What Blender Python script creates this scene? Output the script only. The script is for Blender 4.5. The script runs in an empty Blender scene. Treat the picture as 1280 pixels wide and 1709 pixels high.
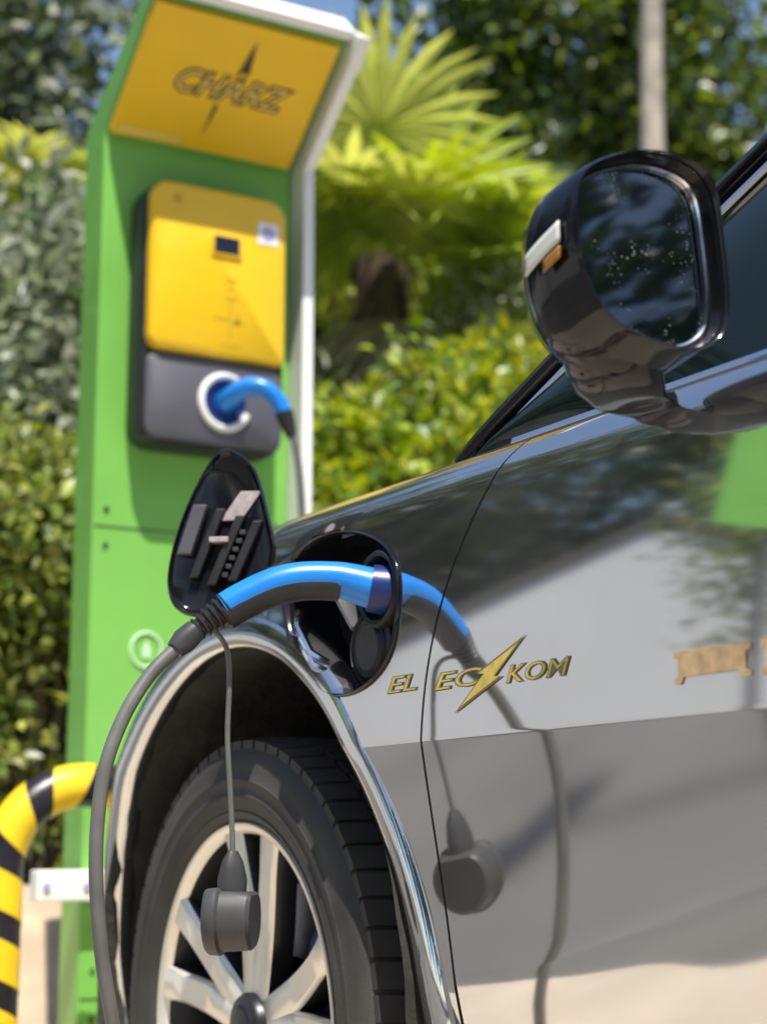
import bpy, bmesh, math, random
import numpy as np
from mathutils import Vector, Matrix

R = math.radians
random.seed(7)
rng = np.random.default_rng(11)
scene = bpy.context.scene
COL = scene.collection

# ------------------------------------------------------------------ camera, sky, sun, exposure
cam = bpy.data.cameras.new('camera')
cam.sensor_fit = 'VERTICAL'
cam.sensor_height = 24.0
cam.lens = 2900.0 / 1709.0 * 24.0
cam.clip_start = 0.05
cam.clip_end = 2000
cam.dof.use_dof = True
cam.dof.focus_distance = 1.87
cam.dof.aperture_fstop = 2.7
cam_ob = bpy.data.objects.new('camera', cam)
COL.objects.link(cam_ob)
cam_ob.location = (-0.99, -2.14, 0.62)
cam_ob.rotation_euler = (R(90 + 10.8), 0, R(-30.1))
scene.camera = cam_ob

SUN_AZ = R(197)      # clockwise from +Y: high sun behind the camera
SUN_EL = R(65)
world = bpy.data.worlds.new('World')
scene.world = world
world.use_nodes = True
wn = world.node_tree
sky = wn.nodes.new('ShaderNodeTexSky')
sky.sky_type = 'NISHITA'
sky.sun_disc = False
sky.sun_elevation = SUN_EL
sky.sun_rotation = SUN_AZ
sky.air_density = 1.0
sky.dust_density = 0.6
wn.links.new(sky.outputs[0], wn.nodes['Background'].inputs[0])
wn.nodes['Background'].inputs[1].default_value = 0.13

sun = bpy.data.lights.new('sun', 'SUN')
sun.energy = 5.0
sun.angle = R(0.53)
sun.color = (1.0, 0.95, 0.86)
sun_ob = bpy.data.objects.new('sun', sun)
COL.objects.link(sun_ob)
sd = Vector((math.sin(SUN_AZ) * math.cos(SUN_EL), math.cos(SUN_AZ) * math.cos(SUN_EL), math.sin(SUN_EL)))
sun_ob.rotation_euler = sd.to_track_quat('Z', 'Y').to_euler()
sun_ob.location = (-3, -8, 12)

scene.view_settings.view_transform = 'Standard'
scene.view_settings.look = 'None'
scene.view_settings.exposure = 0.5
scene.view_settings.gamma = 1.0
scene.cycles.use_denoising = True
scene.cycles.max_bounces = 8
scene.cycles.transparent_max_bounces = 8
scene.cycles.sample_clamp_indirect = 6.0

# ------------------------------------------------------------------ materials
def mat(name, col, rough=0.5, metal=0.0, coat=0.0, var=0.0, vscale=20.0, bump=0.0, bscale=80.0, trans=0.0, spec=0.5, coat_rough=0.03):
    m = bpy.data.materials.new(name)
    m.use_nodes = True
    nt = m.node_tree
    b = nt.nodes['Principled BSDF']
    b.inputs['Base Color'].default_value = (*col, 1)
    b.inputs['Roughness'].default_value = rough
    b.inputs['Metallic'].default_value = metal
    b.inputs['Coat Weight'].default_value = coat
    b.inputs['Coat Roughness'].default_value = coat_rough
    b.inputs['Specular IOR Level'].default_value = spec
    b.inputs['Transmission Weight'].default_value = trans
    tc = nt.nodes.new('ShaderNodeTexCoord')
    if var > 0:
        nz = nt.nodes.new('ShaderNodeTexNoise')
        nz.inputs['Scale'].default_value = vscale
        nz.inputs['Detail'].default_value = 6
        nt.links.new(tc.outputs['Object'], nz.inputs['Vector'])
        rp = nt.nodes.new('ShaderNodeValToRGB')
        rp.color_ramp.elements[0].position = 0.3
        rp.color_ramp.elements[1].position = 0.7
        rp.color_ramp.elements[0].color = (*[max(0, c * (1 - var)) for c in col], 1)
        rp.color_ramp.elements[1].color = (*[min(1, c * (1 + var)) for c in col], 1)
        nt.links.new(nz.outputs['Fac'], rp.inputs[0])
        nt.links.new(rp.outputs[0], b.inputs['Base Color'])
        mr = nt.nodes.new('ShaderNodeMapRange')
        mr.inputs['To Min'].default_value = max(0.0, rough * 0.8)
        mr.inputs['To Max'].default_value = min(1.0, rough * 1.25)
        nt.links.new(nz.outputs['Fac'], mr.inputs['Value'])
        nt.links.new(mr.outputs[0], b.inputs['Roughness'])
    if bump > 0:
        n2 = nt.nodes.new('ShaderNodeTexNoise')
        n2.inputs['Scale'].default_value = bscale
        n2.inputs['Detail'].default_value = 5
        nt.links.new(tc.outputs['Object'], n2.inputs['Vector'])
        bp = nt.nodes.new('ShaderNodeBump')
        bp.inputs['Strength'].default_value = bump
        bp.inputs['Distance'].default_value = 0.01
        nt.links.new(n2.outputs['Fac'], bp.inputs['Height'])
        nt.links.new(bp.outputs[0], b.inputs['Normal'])
    return m

def leaf_mat(name, rough=0.42, transl=0.35, spec=0.5):
    m = bpy.data.materials.new(name)
    m.use_nodes = True
    nt = m.node_tree
    b = nt.nodes['Principled BSDF']
    at = nt.nodes.new('ShaderNodeAttribute')
    at.attribute_name = 'Col'
    nt.links.new(at.outputs['Color'], b.inputs['Base Color'])
    b.inputs['Roughness'].default_value = rough
    b.inputs['Specular IOR Level'].default_value = spec
    tr = nt.nodes.new('ShaderNodeBsdfTranslucent')
    hs = nt.nodes.new('ShaderNodeHueSaturation')
    hs.inputs['Hue'].default_value = 0.485
    hs.inputs['Saturation'].default_value = 1.15
    hs.inputs['Value'].default_value = 1.5
    nt.links.new(at.outputs['Color'], hs.inputs['Color'])
    nt.links.new(hs.outputs[0], tr.inputs['Color'])
    mx = nt.nodes.new('ShaderNodeMixShader')
    mx.inputs[0].default_value = transl
    nt.links.new(b.outputs[0], mx.inputs[1])
    nt.links.new(tr.outputs[0], mx.inputs[2])
    nt.links.new(mx.outputs[0], nt.nodes['Material Output'].inputs[0])
    return m

M = {}
M['paint'] = mat('silver_paint', (0.58, 0.58, 0.59), 0.045, 1.0, coat=0.6, var=0.04, vscale=3.0, coat_rough=0.015)
def car_paint():
    m = bpy.data.materials.new('silver_paint'); m.use_nodes = True
    nt = m.node_tree; nt.nodes.clear()
    out = nt.nodes.new('ShaderNodeOutputMaterial'); mx = nt.nodes.new('ShaderNodeMixShader')
    a = nt.nodes.new('ShaderNodeBsdfPrincipled'); b = nt.nodes.new('ShaderNodeBsdfPrincipled')
    tc = nt.nodes.new('ShaderNodeTexCoord')
    # rough flake layer mixed in by stretched noise, lifts the dark reflections
    nz = nt.nodes.new('ShaderNodeTexNoise'); nz.inputs['Scale'].default_value = 5.0; nz.inputs['Detail'].default_value = 8
    mp = nt.nodes.new('ShaderNodeMapping'); mp.inputs['Scale'].default_value = (1, 1, 0.45)
    nt.links.new(tc.outputs['Object'], mp.inputs[0]); nt.links.new(mp.outputs[0], nz.inputs['Vector'])
    mr = nt.nodes.new('ShaderNodeMapRange'); mr.inputs['From Min'].default_value = 0.3; mr.inputs['From Max'].default_value = 0.75; mr.inputs['To Min'].default_value = 0.07; mr.inputs['To Max'].default_value = 0.17
    nt.links.new(nz.outputs['Fac'], mr.inputs['Value']); nt.links.new(mr.outputs[0], mx.inputs[0])
    a.inputs['Base Color'].default_value = (0.72, 0.72, 0.725, 1); a.inputs['Metallic'].default_value = 1; a.inputs['Roughness'].default_value = 0.05
    b.inputs['Base Color'].default_value = (0.42, 0.42, 0.43, 1); b.inputs['Metallic'].default_value = 0.55; b.inputs['Roughness'].default_value = 0.42
    nt.links.new(a.outputs[0], mx.inputs[1]); nt.links.new(b.outputs[0], mx.inputs[2]); nt.links.new(mx.outputs[0], out.inputs[0])
    return m
M['paint'] = car_paint()
M['chrome'] = mat('chrome', (0.78, 0.78, 0.79), 0.12, 1.0)
M['black_gloss'] = mat('gloss_black', (0.008, 0.008, 0.010), 0.10, 0, coat=0.0, var=0.1, spec=0.4)
M['black_plastic'] = mat('black_plastic', (0.018, 0.018, 0.02), 0.45, var=0.25, vscale=40, bump=0.08, bscale=300)
M['dark_plastic'] = mat('dark_plastic', (0.045, 0.045, 0.05), 0.42, var=0.2, vscale=30)
M['panel_grey'] = mat('panel_grey', (0.085, 0.083, 0.10), 0.5, var=0.12, vscale=8)
M['grey_plastic'] = mat('grey_plastic', (0.17, 0.17, 0.185), 0.5, var=0.12, vscale=8)
M['cap_grey'] = mat('cap_rubber', (0.055, 0.055, 0.058), 0.5, var=0.25, vscale=20)
M['cable_grey'] = mat('cable_rubber', (0.13, 0.13, 0.125), 0.42, var=0.15, vscale=25)
M['liner'] = mat('arch_liner', (0.03, 0.03, 0.024), 0.85, var=0.5, vscale=10, bump=0.5, bscale=40)
M['rubber'] = mat('tyre_rubber', (0.040, 0.038, 0.035), 0.62, var=0.5, vscale=7, bump=0.1, bscale=200)
M['alloy'] = mat('alloy', (0.84, 0.80, 0.72), 0.33, 0.6, var=0.1, vscale=9)
M['alloy_dark'] = mat('alloy_dark', (0.035, 0.035, 0.04), 0.35, 0.6)
M['disc'] = mat('brake_disc', (0.33, 0.33, 0.36), 0.35, 1.0, var=0.2, vscale=30)
M['caliper'] = mat('caliper', (0.02, 0.05, 0.20), 0.4, 0.2)
M['glass_dark'] = mat('tinted_glass', (0.006, 0.012, 0.010), 0.03, 0, spec=0.4)
M['mirror'] = mat('mirror_glass', (0.50, 0.52, 0.58), 0.03, 1.0, var=0.05, vscale=30)
_nt = M['mirror'].node_tree; _b = _nt.nodes['Principled BSDF']
_tc = _nt.nodes.new('ShaderNodeTexCoord'); _vo = _nt.nodes.new('ShaderNodeTexVoronoi'); _vo.inputs['Scale'].default_value = 260
_nt.links.new(_tc.outputs['Object'], _vo.inputs['Vector'])
_nz = _nt.nodes.new('ShaderNodeTexNoise'); _nz.inputs['Scale'].default_value = 28; _nt.links.new(_tc.outputs['Object'], _nz.inputs['Vector'])
_m1 = _nt.nodes.new('ShaderNodeMath'); _m1.operation = 'LESS_THAN'
_m2 = _nt.nodes.new('ShaderNodeMapRange'); _m2.inputs['From Min'].default_value = 0.45; _m2.inputs['From Max'].default_value = 0.75; _m2.inputs['To Max'].default_value = 0.42
_nt.links.new(_nz.outputs['Fac'], _m2.inputs['Value']); _nt.links.new(_vo.outputs['Distance'], _m1.inputs[0]); _nt.links.new(_m2.outputs[0], _m1.inputs[1])
_mm = _nt.nodes.new('ShaderNodeMath'); _mm.operation = 'MULTIPLY_ADD'; _mm.inputs[1].default_value = -0.35; _mm.inputs[2].default_value = 1.0
_nt.links.new(_m1.outputs[0], _mm.inputs[0]); _nt.links.new(_mm.outputs[0], _b.inputs['Metallic'])
M['amber'] = mat('amber_lens', (0.36, 0.17, 0.03), 0.2, coat=0.5)
M['clear'] = mat('clear_lens', (0.72, 0.72, 0.68), 0.15, coat=0.6)
M['label_pale'] = mat('label_pale', (0.42, 0.36, 0.36), 0.45, var=0.25, vscale=120)
M['blue'] = mat('blue_plastic', (0.010, 0.22, 0.72), 0.32, var=0.12, vscale=15, coat=0.15)
M['dark_blue'] = mat('dark_blue_plastic', (0.006, 0.025, 0.14), 0.35)
M['green'] = mat('green_paint', (0.19, 0.48, 0.085), 0.36, var=0.10, vscale=3, bump=0.02, bscale=150, coat=0.2)
M['white_paint'] = mat('white_paint', (0.86, 0.85, 0.82), 0.4, var=0.04, vscale=9)
M['yellow_sign'] = mat('yellow_sign', (0.90, 0.54, 0.005), 0.4, var=0.05, vscale=5)
M['yellow_plastic'] = mat('yellow_plastic', (0.86, 0.52, 0.006), 0.36, var=0.04, vscale=6, coat=0.1)
M['sign_ink'] = mat('sign_ink', (0.07, 0.04, 0.008), 0.5, var=0.2)
M['sign_pale'] = mat('sign_pale_ink', (0.80, 0.56, 0.12), 0.5)
M['icon_ink'] = mat('icon_ink', (0.56, 0.37, 0.01), 0.5)
M['lilac'] = mat('lilac_ink', (0.42, 0.36, 0.66), 0.5)
M['screen'] = mat('screen', (0.02, 0.025, 0.05), 0.12, coat=0.5)
M['pale_green'] = mat('pale_green_ink', (0.55, 0.80, 0.50), 0.5)
M['tape_yellow'] = mat('yellow_tape', (0.90, 0.58, 0.012), 0.35, var=0.08, vscale=12)
M['tape_black'] = mat('black_tube', (0.014, 0.011, 0.016), 0.32, var=0.3, vscale=14)
M['decal_yellow'] = mat('decal_yellow', (0.72, 0.54, 0.12), 0.35, var=0.2, vscale=60)
M['decal_dark'] = mat('decal_dark', (0.22, 0.19, 0.07), 0.4)
M['decal_orange'] = mat('decal_orange', (0.58, 0.40, 0.22), 0.5, var=0.35, vscale=40)
M['bark'] = mat('bark', (0.20, 0.165, 0.125), 0.9, var=0.4, vscale=12, bump=0.8, bscale=25)
M['bark_pale'] = mat('bark_pale', (0.40, 0.34, 0.27), 0.85, var=0.3, vscale=7, bump=0.6, bscale=22)
M['twig'] = mat('twig', (0.13, 0.10, 0.07), 0.9, var=0.3)
M['dead_frond'] = mat('dead_frond', (0.08, 0.055, 0.03), 0.9, var=0.5, vscale=9)
M['sand'] = mat('sand', (0.46, 0.34, 0.235), 0.95, var=0.22, vscale=5, bump=0.6, bscale=40)
M['soil'] = mat('soil', (0.10, 0.070, 0.045), 0.95, var=0.5, vscale=4, bump=0.9, bscale=18)
M['apron'] = mat('beige_concrete', (0.52, 0.44, 0.34), 0.85, var=0.14, vscale=2.5, bump=0.25, bscale=70)
M['asphalt'] = mat('grey_paving', (0.125, 0.12, 0.112), 0.85, var=0.2, vscale=1.5, bump=0.3, bscale=90)
M['line_white'] = mat('line_paint', (0.75, 0.74, 0.70), 0.7, var=0.12, vscale=12)
M['render_white'] = mat('white_render', (0.86, 0.85, 0.85), 0.8, var=0.03, vscale=2)
M['roof_tile'] = mat('roof_tile', (0.10, 0.085, 0.075), 0.8, var=0.3, vscale=5, bump=0.4)
M['leaf'] = leaf_mat('leaf_gloss', 0.36, 0.32)
M['leaf_matt'] = leaf_mat('leaf_matt', 0.55, 0.22)
M['leaf_palm'] = leaf_mat('leaf_palm', 0.45, 0.40)

# ------------------------------------------------------------------ mesh helpers
class MB:
    def __init__(s):
        s.v = []; s.f = []
    def add(s, vs, fs):
        o = len(s.v)
        s.v += [tuple(p) for p in vs]
        s.f += [tuple(i + o for i in f) for f in fs]
    def grid(s, rows, close_u=False, flip=False):
        """rows: list of rows of points (all of equal length)"""
        n = len(rows[0]); vs = [p for r in rows for p in r]; fs = []
        for i in range(len(rows) - 1):
            for j in range(n if close_u else n - 1):
                a, b = i * n + j, i * n + (j + 1) % n
                c, d = b + n, a + n
                fs.append((a, d, c, b) if flip else (a, b, c, d))
        s.add(vs, fs)
    def box(s, lo, hi):
        x0, y0, z0 = lo; x1, y1, z1 = hi
        s.add([(x0, y0, z0), (x1, y0, z0), (x1, y1, z0), (x0, y1, z0), (x0, y0, z1), (x1, y0, z1), (x1, y1, z1), (x0, y1, z1)],
              [(0, 3, 2, 1), (4, 5, 6, 7), (0, 1, 5, 4), (1, 2, 6, 5), (2, 3, 7, 6), (3, 0, 4, 7)])
    def tube(s, pts, rad, seg=12, cap=True, flat=1.0):
        pts = [Vector(p) for p in pts]
        n = len(pts)
        rads = rad if isinstance(rad, (list, tuple)) else [rad] * n
        t0 = (pts[1] - pts[0]).normalized()
        ref = Vector((0, 0, 1)) if abs(t0.z) < 0.9 else Vector((1, 0, 0))
        u = t0.cross(ref).normalized()
        rows = []
        for i, p in enumerate(pts):
            t = (pts[min(i + 1, n - 1)] - pts[max(i - 1, 0)]).normalized()
            u = (u - t * u.dot(t)).normalized()
            w = t.cross(u)
            rows.append([p + (u * math.cos(a) + w * math.sin(a) * flat) * rads[i] for a in [2 * math.pi * k / seg for k in range(seg)]])
        o = len(s.v)
        s.grid(rows, close_u=True)
        if cap:
            s.f.append(tuple(o + k for k in range(seg))[::-1])
            s.f.append(tuple(o + (n - 1) * seg + k for k in range(seg)))
    def loft(s, rings, cap0=True, cap1=True):
        n = len(rings[0]); o = len(s.v)
        s.grid(rings, close_u=True)
        if cap0: s.f.append(tuple(o + k for k in range(n))[::-1])
        if cap1: s.f.append(tuple(o + (len(rings) - 1) * n + k for k in range(n)))
    def lathe(s, prof, centre, seg=64):
        """prof: list of (axial x, radius); axis along X through centre"""
        rows = []
        for ax, r in prof:
            rows.append([(centre[0] + ax, centre[1] + r * math.cos(2 * math.pi * k / seg), centre[2] + r * math.sin(2 * math.pi * k / seg)) for k in range(seg)])
        s.grid(rows, close_u=True)
    def build(s, name, m, parent=None, smooth=True, bevel=0.0, angle=40, solid=0.0, loc=None):
        me = bpy.data.meshes.new(name)
        me.from_pydata(s.v, [], s.f)
        bm = bmesh.new(); bm.from_mesh(me)
        bmesh.ops.recalc_face_normals(bm, faces=bm.faces)
        bm.to_mesh(me); bm.free()
        return link(name, me, m, parent, smooth, bevel, angle, solid)

def link(name, me, m, parent=None, smooth=True, bevel=0.0, angle=40, solid=0.0):
    o = bpy.data.objects.new(name, me)
    COL.objects.link(o)
    if m is not None and not me.materials: me.materials.append(M[m] if isinstance(m, str) else m)
    if solid:
        md = o.modifiers.new('solid', 'SOLIDIFY'); md.thickness = solid; md.offset = -1
    if bevel:
        md = o.modifiers.new('bevel', 'BEVEL'); md.width = bevel; md.segments = 3; md.limit_method = 'ANGLE'; md.angle_limit = R(35)
    if smooth:
        me.polygons.foreach_set('use_smooth', [True] * len(me.polygons))
        me.set_sharp_from_angle(angle=R(angle))
    if parent is not None: o.parent = parent
    return o

def tag(o, label, cat, group=None):
    o['label'] = label; o['category'] = cat
    if group: o['group'] = group
    return o
def thing(name, label, cat, group=None):
    o = bpy.data.objects.new(name, None)
    o.empty_display_size = 0.1
    COL.objects.link(o)
    return tag(o, label, cat, group)
def structure(o):
    o['kind'] = 'structure'; return o

def rrect(w, h, r, n=6):
    """rounded rectangle outline centred on 0,0 (counter-clockwise)"""
    pts = []
    for cx, cy, a0 in ((w / 2 - r, h / 2 - r, 0), (-w / 2 + r, h / 2 - r, 90), (-w / 2 + r, -h / 2 + r, 180), (w / 2 - r, -h / 2 + r, 270)):
        for k in range(n + 1):
            a = R(a0 + 90 * k / n)
            pts.append((cx + r * math.cos(a), cy + r * math.sin(a)))
    return pts

def crom(pts, per=6):
    """closed Catmull-Rom through pts (tuples of any size)"""
    P = [np.array(p, float) for p in pts]; n = len(P); out = []
    for i in range(n):
        a, b, c, d = P[i - 1], P[i], P[(i + 1) % n], P[(i + 2) % n]
        for k in range(per):
            t = k / per
            out.append(0.5 * ((2 * b) + (c - a) * t + (2 * a - 5 * b + 4 * c - d) * t * t + (-a + 3 * b - 3 * c + d) * t ** 3))
    return out
def crom_open(pts, per=8):
    P = [np.array(p, float) for p in pts]; P = [2 * P[0] - P[1]] + P + [2 * P[-1] - P[-2]]; out = []
    for i in range(1, len(P) - 2):
        a, b, c, d = P[i - 1], P[i], P[i + 1], P[i + 2]
        for k in range(per):
            t = k / per
            out.append(0.5 * ((2 * b) + (c - a) * t + (2 * a - 5 * b + 4 * c - d) * t * t + (-a + 3 * b - 3 * c + d) * t ** 3))
    out.append(P[-2])
    return out

def text_mesh(body, size, shear=0.0, extrude=0.0, spacing=1.0, offset=0.0):
    cu = bpy.data.curves.new('t', 'FONT')
    cu.body = body; cu.size = size; cu.shear = shear; cu.extrude = extrude
    cu.space_character = spacing; cu.offset = offset; cu.resolution_u = 3
    cu.align_x = 'CENTER'; cu.align_y = 'CENTER'
    o = bpy.data.objects.new('t', cu); COL.objects.link(o)
    bpy.context.view_layer.update()
    me = bpy.data.meshes.new_from_object(o.evaluated_get(bpy.context.evaluated_depsgraph_get()))
    bpy.data.objects.remove(o); bpy.data.curves.remove(cu)
    return me

def flat_poly(pts, fn, name, m, parent, thick=None):
    """polygon of (u,v) mapped by fn -> 3D"""
    mb = MB(); mb.add([fn(u, v) for u, v in pts], [tuple(range(len(pts)))])
    return mb.build(name, m, parent, smooth=False, solid=thick or 0)

# ------------------------------------------------------------------ the setting: ground, bank
g = MB(); g.box((-60, -60, -0.3), (60, 60, 0.0))
structure(g.build('ground', 'asphalt', smooth=False))
g = MB()
_edge = [(-0.95 + 0.07 * math.sin(y * 2.1) + 0.045 * math.sin(y * 5.7 + 1) + 0.02 * math.sin(y * 13.0), y) for y in np.linspace(-6.5, 1.72, 160)]
g.grid([[(x, y, 0.004) for x, y in _edge], [(2.35, y, 0.004) for x, y in _edge]])
structure(g.build('parking_bay', 'apron', smooth=False))
for k, x in enumerate((2.37,)):
    g = MB(); g.box((x, -5.0, -0.05), (x + 0.11, 1.0, 0.008))
    structure(g.build('bay_line', 'line_white', smooth=False))

def bank_z(x, y):
    t = min(max((y - 2.45) / 3.2, 0), 1)
    e = min(max((x + 0.55) / 0.5, 0), 1)
    if e <= 0: return -0.02
    if e < 1: return -0.02 + e * (0.49 + 1.25 * t * t * (3 - 2 * t))
    return 0.47 + 1.25 * t * t * (3 - 2 * t) + 0.05 * math.sin(x * 2.3 + y) + 0.04 * math.sin(y * 3.1 - x * 1.7)
g = MB()
rows = []
for i in range(60):
    y = 2.44 + (i / 59) ** 1.6 * 24
    rows.append([(x, y, bank_z(x, y)) for x in np.linspace(-0.6, 26, 110)])
g.grid(rows)
structure(g.build('planted_bank', 'soil'))

# sandy slope between the bay and the planted bank, with a few loose stones
g = MB(); rows = []
for i in range(40):
    t = i / 39; y = 1.70 + 0.80 * t
    row = []
    for x in np.linspace(-0.6, 9, 160):
        e = min(max((x + 0.6) / 0.5, 0), 1)
        z = 0.002 + e * 0.50 * (t * t * (3 - 2 * t) * 0.6 + t * 0.4) + 0.012 * t * math.sin(x * 7 + y * 9) + 0.008 * t * math.sin(x * 19 - y * 13) + random.uniform(-0.003, 0.003) * t
        row.append((x, y, z))
    rows.append(row)
g.grid(rows); structure(g.build('sandy_slope', 'sand', angle=180))

# ------------------------------------------------------------------ the car
car = thing('car', 'glossy silver electric car plugged in, front wheel, wing mirror and open charge flap showing', 'car')
XC = 0.95     # centre line of the car in x; the left side is the plane x = 0, the nose points along +Y

def lower_crease(y):
    if y > -0.6: return 0.505 - 0.10 * min(1, (y + 0.6))
    return min(0.66, 0.505 + (-0.6 - y) * 0.22)

def prof(z, y=-0.8):
    """inward offset of the body side at height z"""
    if z >= 0.73:
        zz = min(z, 1.0)
        n = 12; d = 0
        for k in range(n):
            q = 0.73 + (zz - 0.73) * (k + 0.5) / n
            d += math.tan(R(0.3 + (q - 0.73) / 0.27 * 5.7)) * (zz - 0.73) / n
        if z > 1.0:
            Rr = 0.055
            s = min(1.0, math.sin(R(6)) + (z - 1.0) / Rr)
            d += Rr * (math.cos(R(6)) - math.sqrt(max(0, 1 - s * s)))
        return d
    zl = lower_crease(y)
    q = 0.73 - z
    d = q * math.tan(R(11.0)) - (math.tan(R(11.0)) - math.tan(R(5.5))) * (min(q, 0.23) ** 2 / 0.46 + max(0, q - 0.23))
    if z < zl:
        # the sill runs further under below a soft crease
        h = zl - z; w = 0.05
        t = min(1, h / w)
        d += math.tan(R(7.0)) * (w * (t ** 3 - t ** 4 / 2) + max(0, h - w))
    return d
ZTOP = 1.0 + 0.055 * (math.sin(R(80)) - math.sin(R(6)))
def zrows(y=-0.8):
    zl = lower_crease(y)
    zs = list(np.linspace(0.24, zl - 0.022, 9)) + [zl - 0.018, zl - 0.012, zl - 0.006, zl - 0.002, zl, zl + 0.004] + \
         list(np.linspace(zl + 0.02, 0.722, 10)) + [0.7265, 0.729, 0.731, 0.7335, 0.738] + list(np.linspace(0.745, 0.985, 56)) + \
         [1.0 + 0.055 * (math.sin(R(a)) - math.sin(R(6))) for a in np.linspace(6, 80, 13)]
    return zs
def front_shape(y_par, z):
    """plan of the nose: parameter th 0..90 deg"""
    w = min(1, max(0, (z - 0.6) / 0.4))
    p = 2.7 - 1.1 * w
    yend = 0.93 - 0.16 * w
    th = y_par
    s = math.sin(th) ** (2 / p); c = max(0.0, math.cos(th)) ** (2 / p)
    return XC * (1 - c), -0.12 + (yend + 0.12) * s
def drop(y):
    u = max(0, y + 0.12)
    return 0.26 * u * u
def side_pt(y, z):
    return (prof(z, y), y, z)
def seam_y(z):
    zs = [0.2, 0.435, 0.56, 0.695, 0.844, 0.923, 1.013, 1.06]
    ys = [-0.565, -0.544, -0.526, -0.521, -0.530, -0.574, -0.658, -0.705]
    return float(np.interp(z, zs, ys))
# smooth the seam with a cubic fit
_zs = np.array([0.2, 0.30, 0.435, 0.56, 0.695, 0.78, 0.844, 0.923, 1.013, 1.06])
_ys = np.array([-0.535, -0.528, -0.522, -0.515, -0.516, -0.520, -0.532, -0.574, -0.656, -0.705])
_pf = np.polyfit(_zs, _ys, 5)
def seam_y(z): return float(np.polyval(_pf, z))

PORT = crom([(-0.168, 0.962), (-0.235, 0.992), (-0.345, 0.985), (-0.432, 0.948), (-0.455, 0.890), (-0.440, 0.832), (-0.385, 0.800), (-0.310, 0.797), (-0.235, 0.835), (-0.182, 0.892)], 6)
def inside(poly, y, z):
    c = False; n = len(poly); j = n - 1
    for i in range(n):
        yi, zi = poly[i]; yj, zj = poly[j]
        if (zi > z) != (zj > z) and y < (yj - yi) * (z - zi) / (zj - zi) + yi: c = not c
        j = i
    return c
ARCH_C = (0.0, 0.395)
def in_arch(y, z, yc=0.0, k=1.0):
    return ((y - yc) / (0.475 * k)) ** 2 + ((z - ARCH_C[1]) / (0.495 * k)) ** 2 < 1

def mirror_x(me):
    m2 = me.copy()
    n = len(m2.vertices); co = np.empty(n * 3); m2.vertices.foreach_get('co', co)
    co = co.reshape(-1, 3); co[:, 0] = 2 * XC - co[:, 0]
    m2.vertices.foreach_set('co', co.ravel()); m2.flip_normals(); m2.update()
    return m2

# front fender and nose (one pressed skin on each side, meeting on the centre line)
rows = []
zs = zrows(-0.4)
ys_par = np.linspace(0, 1, 84)
ths = list(np.linspace(0, math.pi / 2, 40))[1:]
for z in zs:
    row = []
    ysm = seam_y(z) + 0.0022
    row.append((prof(z) + 0.014, ysm, z))
    for t in ys_par:
        y = ysm + (-0.12 - ysm) * t
        row.append((prof(z, -0.4), y, z))
    for th in ths:
        x, y = front_shape(th, z)
        zz = z - drop(y) * max(0, (z - 0.45) / 0.6)
        k = 1 - th / (math.pi / 2)
        row.append((x + prof(z, -0.4) * k, y - prof(z, -0.4) * (1 - k) * 0.8, zz))
    rows.append(row)
mb = MB(); mb.grid(rows)
def filt(mb, test):
    keep = []
    for f in mb.f:
        cy = sum(mb.v[i][1] for i in f) / len(f); cz = sum(mb.v[i][2] for i in f) / len(f); cx = sum(mb.v[i][0] for i in f) / len(f)
        if not test(cx, cy, cz): keep.append(f)
    mb.f = keep
# refine the part of the skin round the port and arch by building it fine enough: cells about 7 mm
filt(mb, lambda x, y, z: (x < 0.25 and in_arch(y, z)))
fend = mb
port_in = [((y + 0.318) * 1.02 - 0.318, (z - 0.893) * 1.02 + 0.893) for y, z in PORT]
filt(fend, lambda x, y, z: inside(port_in, y, z))
fender = fend.build('fender', 'paint', car, angle=40)
f2 = link('fender', mirror_x(fender.data), 'paint', car, angle=40)

# flared arch lips
def arch_flare(yc, name='wheel_arch_flare'):
    rows = []
    sec = [(0.455, 0.485, 0.030), (0.452, 0.481, 0.012), (0.457, 0.484, 0.002), (0.463, 0.490, -0.004), (0.474, 0.502, -0.006), (0.485, 0.513, -0.006), (0.495, 0.523, -0.004), (0.501, 0.529, 0.003), (0.504, 0.533, 0.030)]
    for a in np.linspace(R(-28), R(208), 90):
        rows.append([(x + 0.002 + 0.80 * prof(max(0.24, min(0.999, ARCH_C[1] + rz * math.sin(a))), -0.4), yc + ry * math.cos(a), ARCH_C[1] + rz * math.sin(a)) for ry, rz, x in sec])
    m_ = MB(); m_.grid(rows)
    o = m_.build(name, 'paint', car, angle=60, solid=0.0)
    link(name, mirror_x(o.data), 'paint', car, angle=60)
    # inner liner
    rows = []
    for a in np.linspace(R(-32), R(212), 60):
        rr = 1 + 0.004 * math.sin(a * 26)
        rows.append([(x, yc + ry * rr * math.cos(a), ARCH_C[1] + rz * rr * math.sin(a)) for ry, rz, x in ((0.462, 0.49, 0.012), (0.455, 0.482, 0.03), (0.46, 0.49, 0.12), (0.455, 0.485, 0.20), (0.45, 0.48, 0.34), (0.12, 0.12, 0.35))])
    m_ = MB(); m_.grid(rows)
    o = m_.build('arch_liner', 'liner', car, angle=50)
    link('arch_liner', mirror_x(o.data), 'liner', car, angle=50)
arch_flare(0.0)
arch_flare(-2.95)

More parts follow.
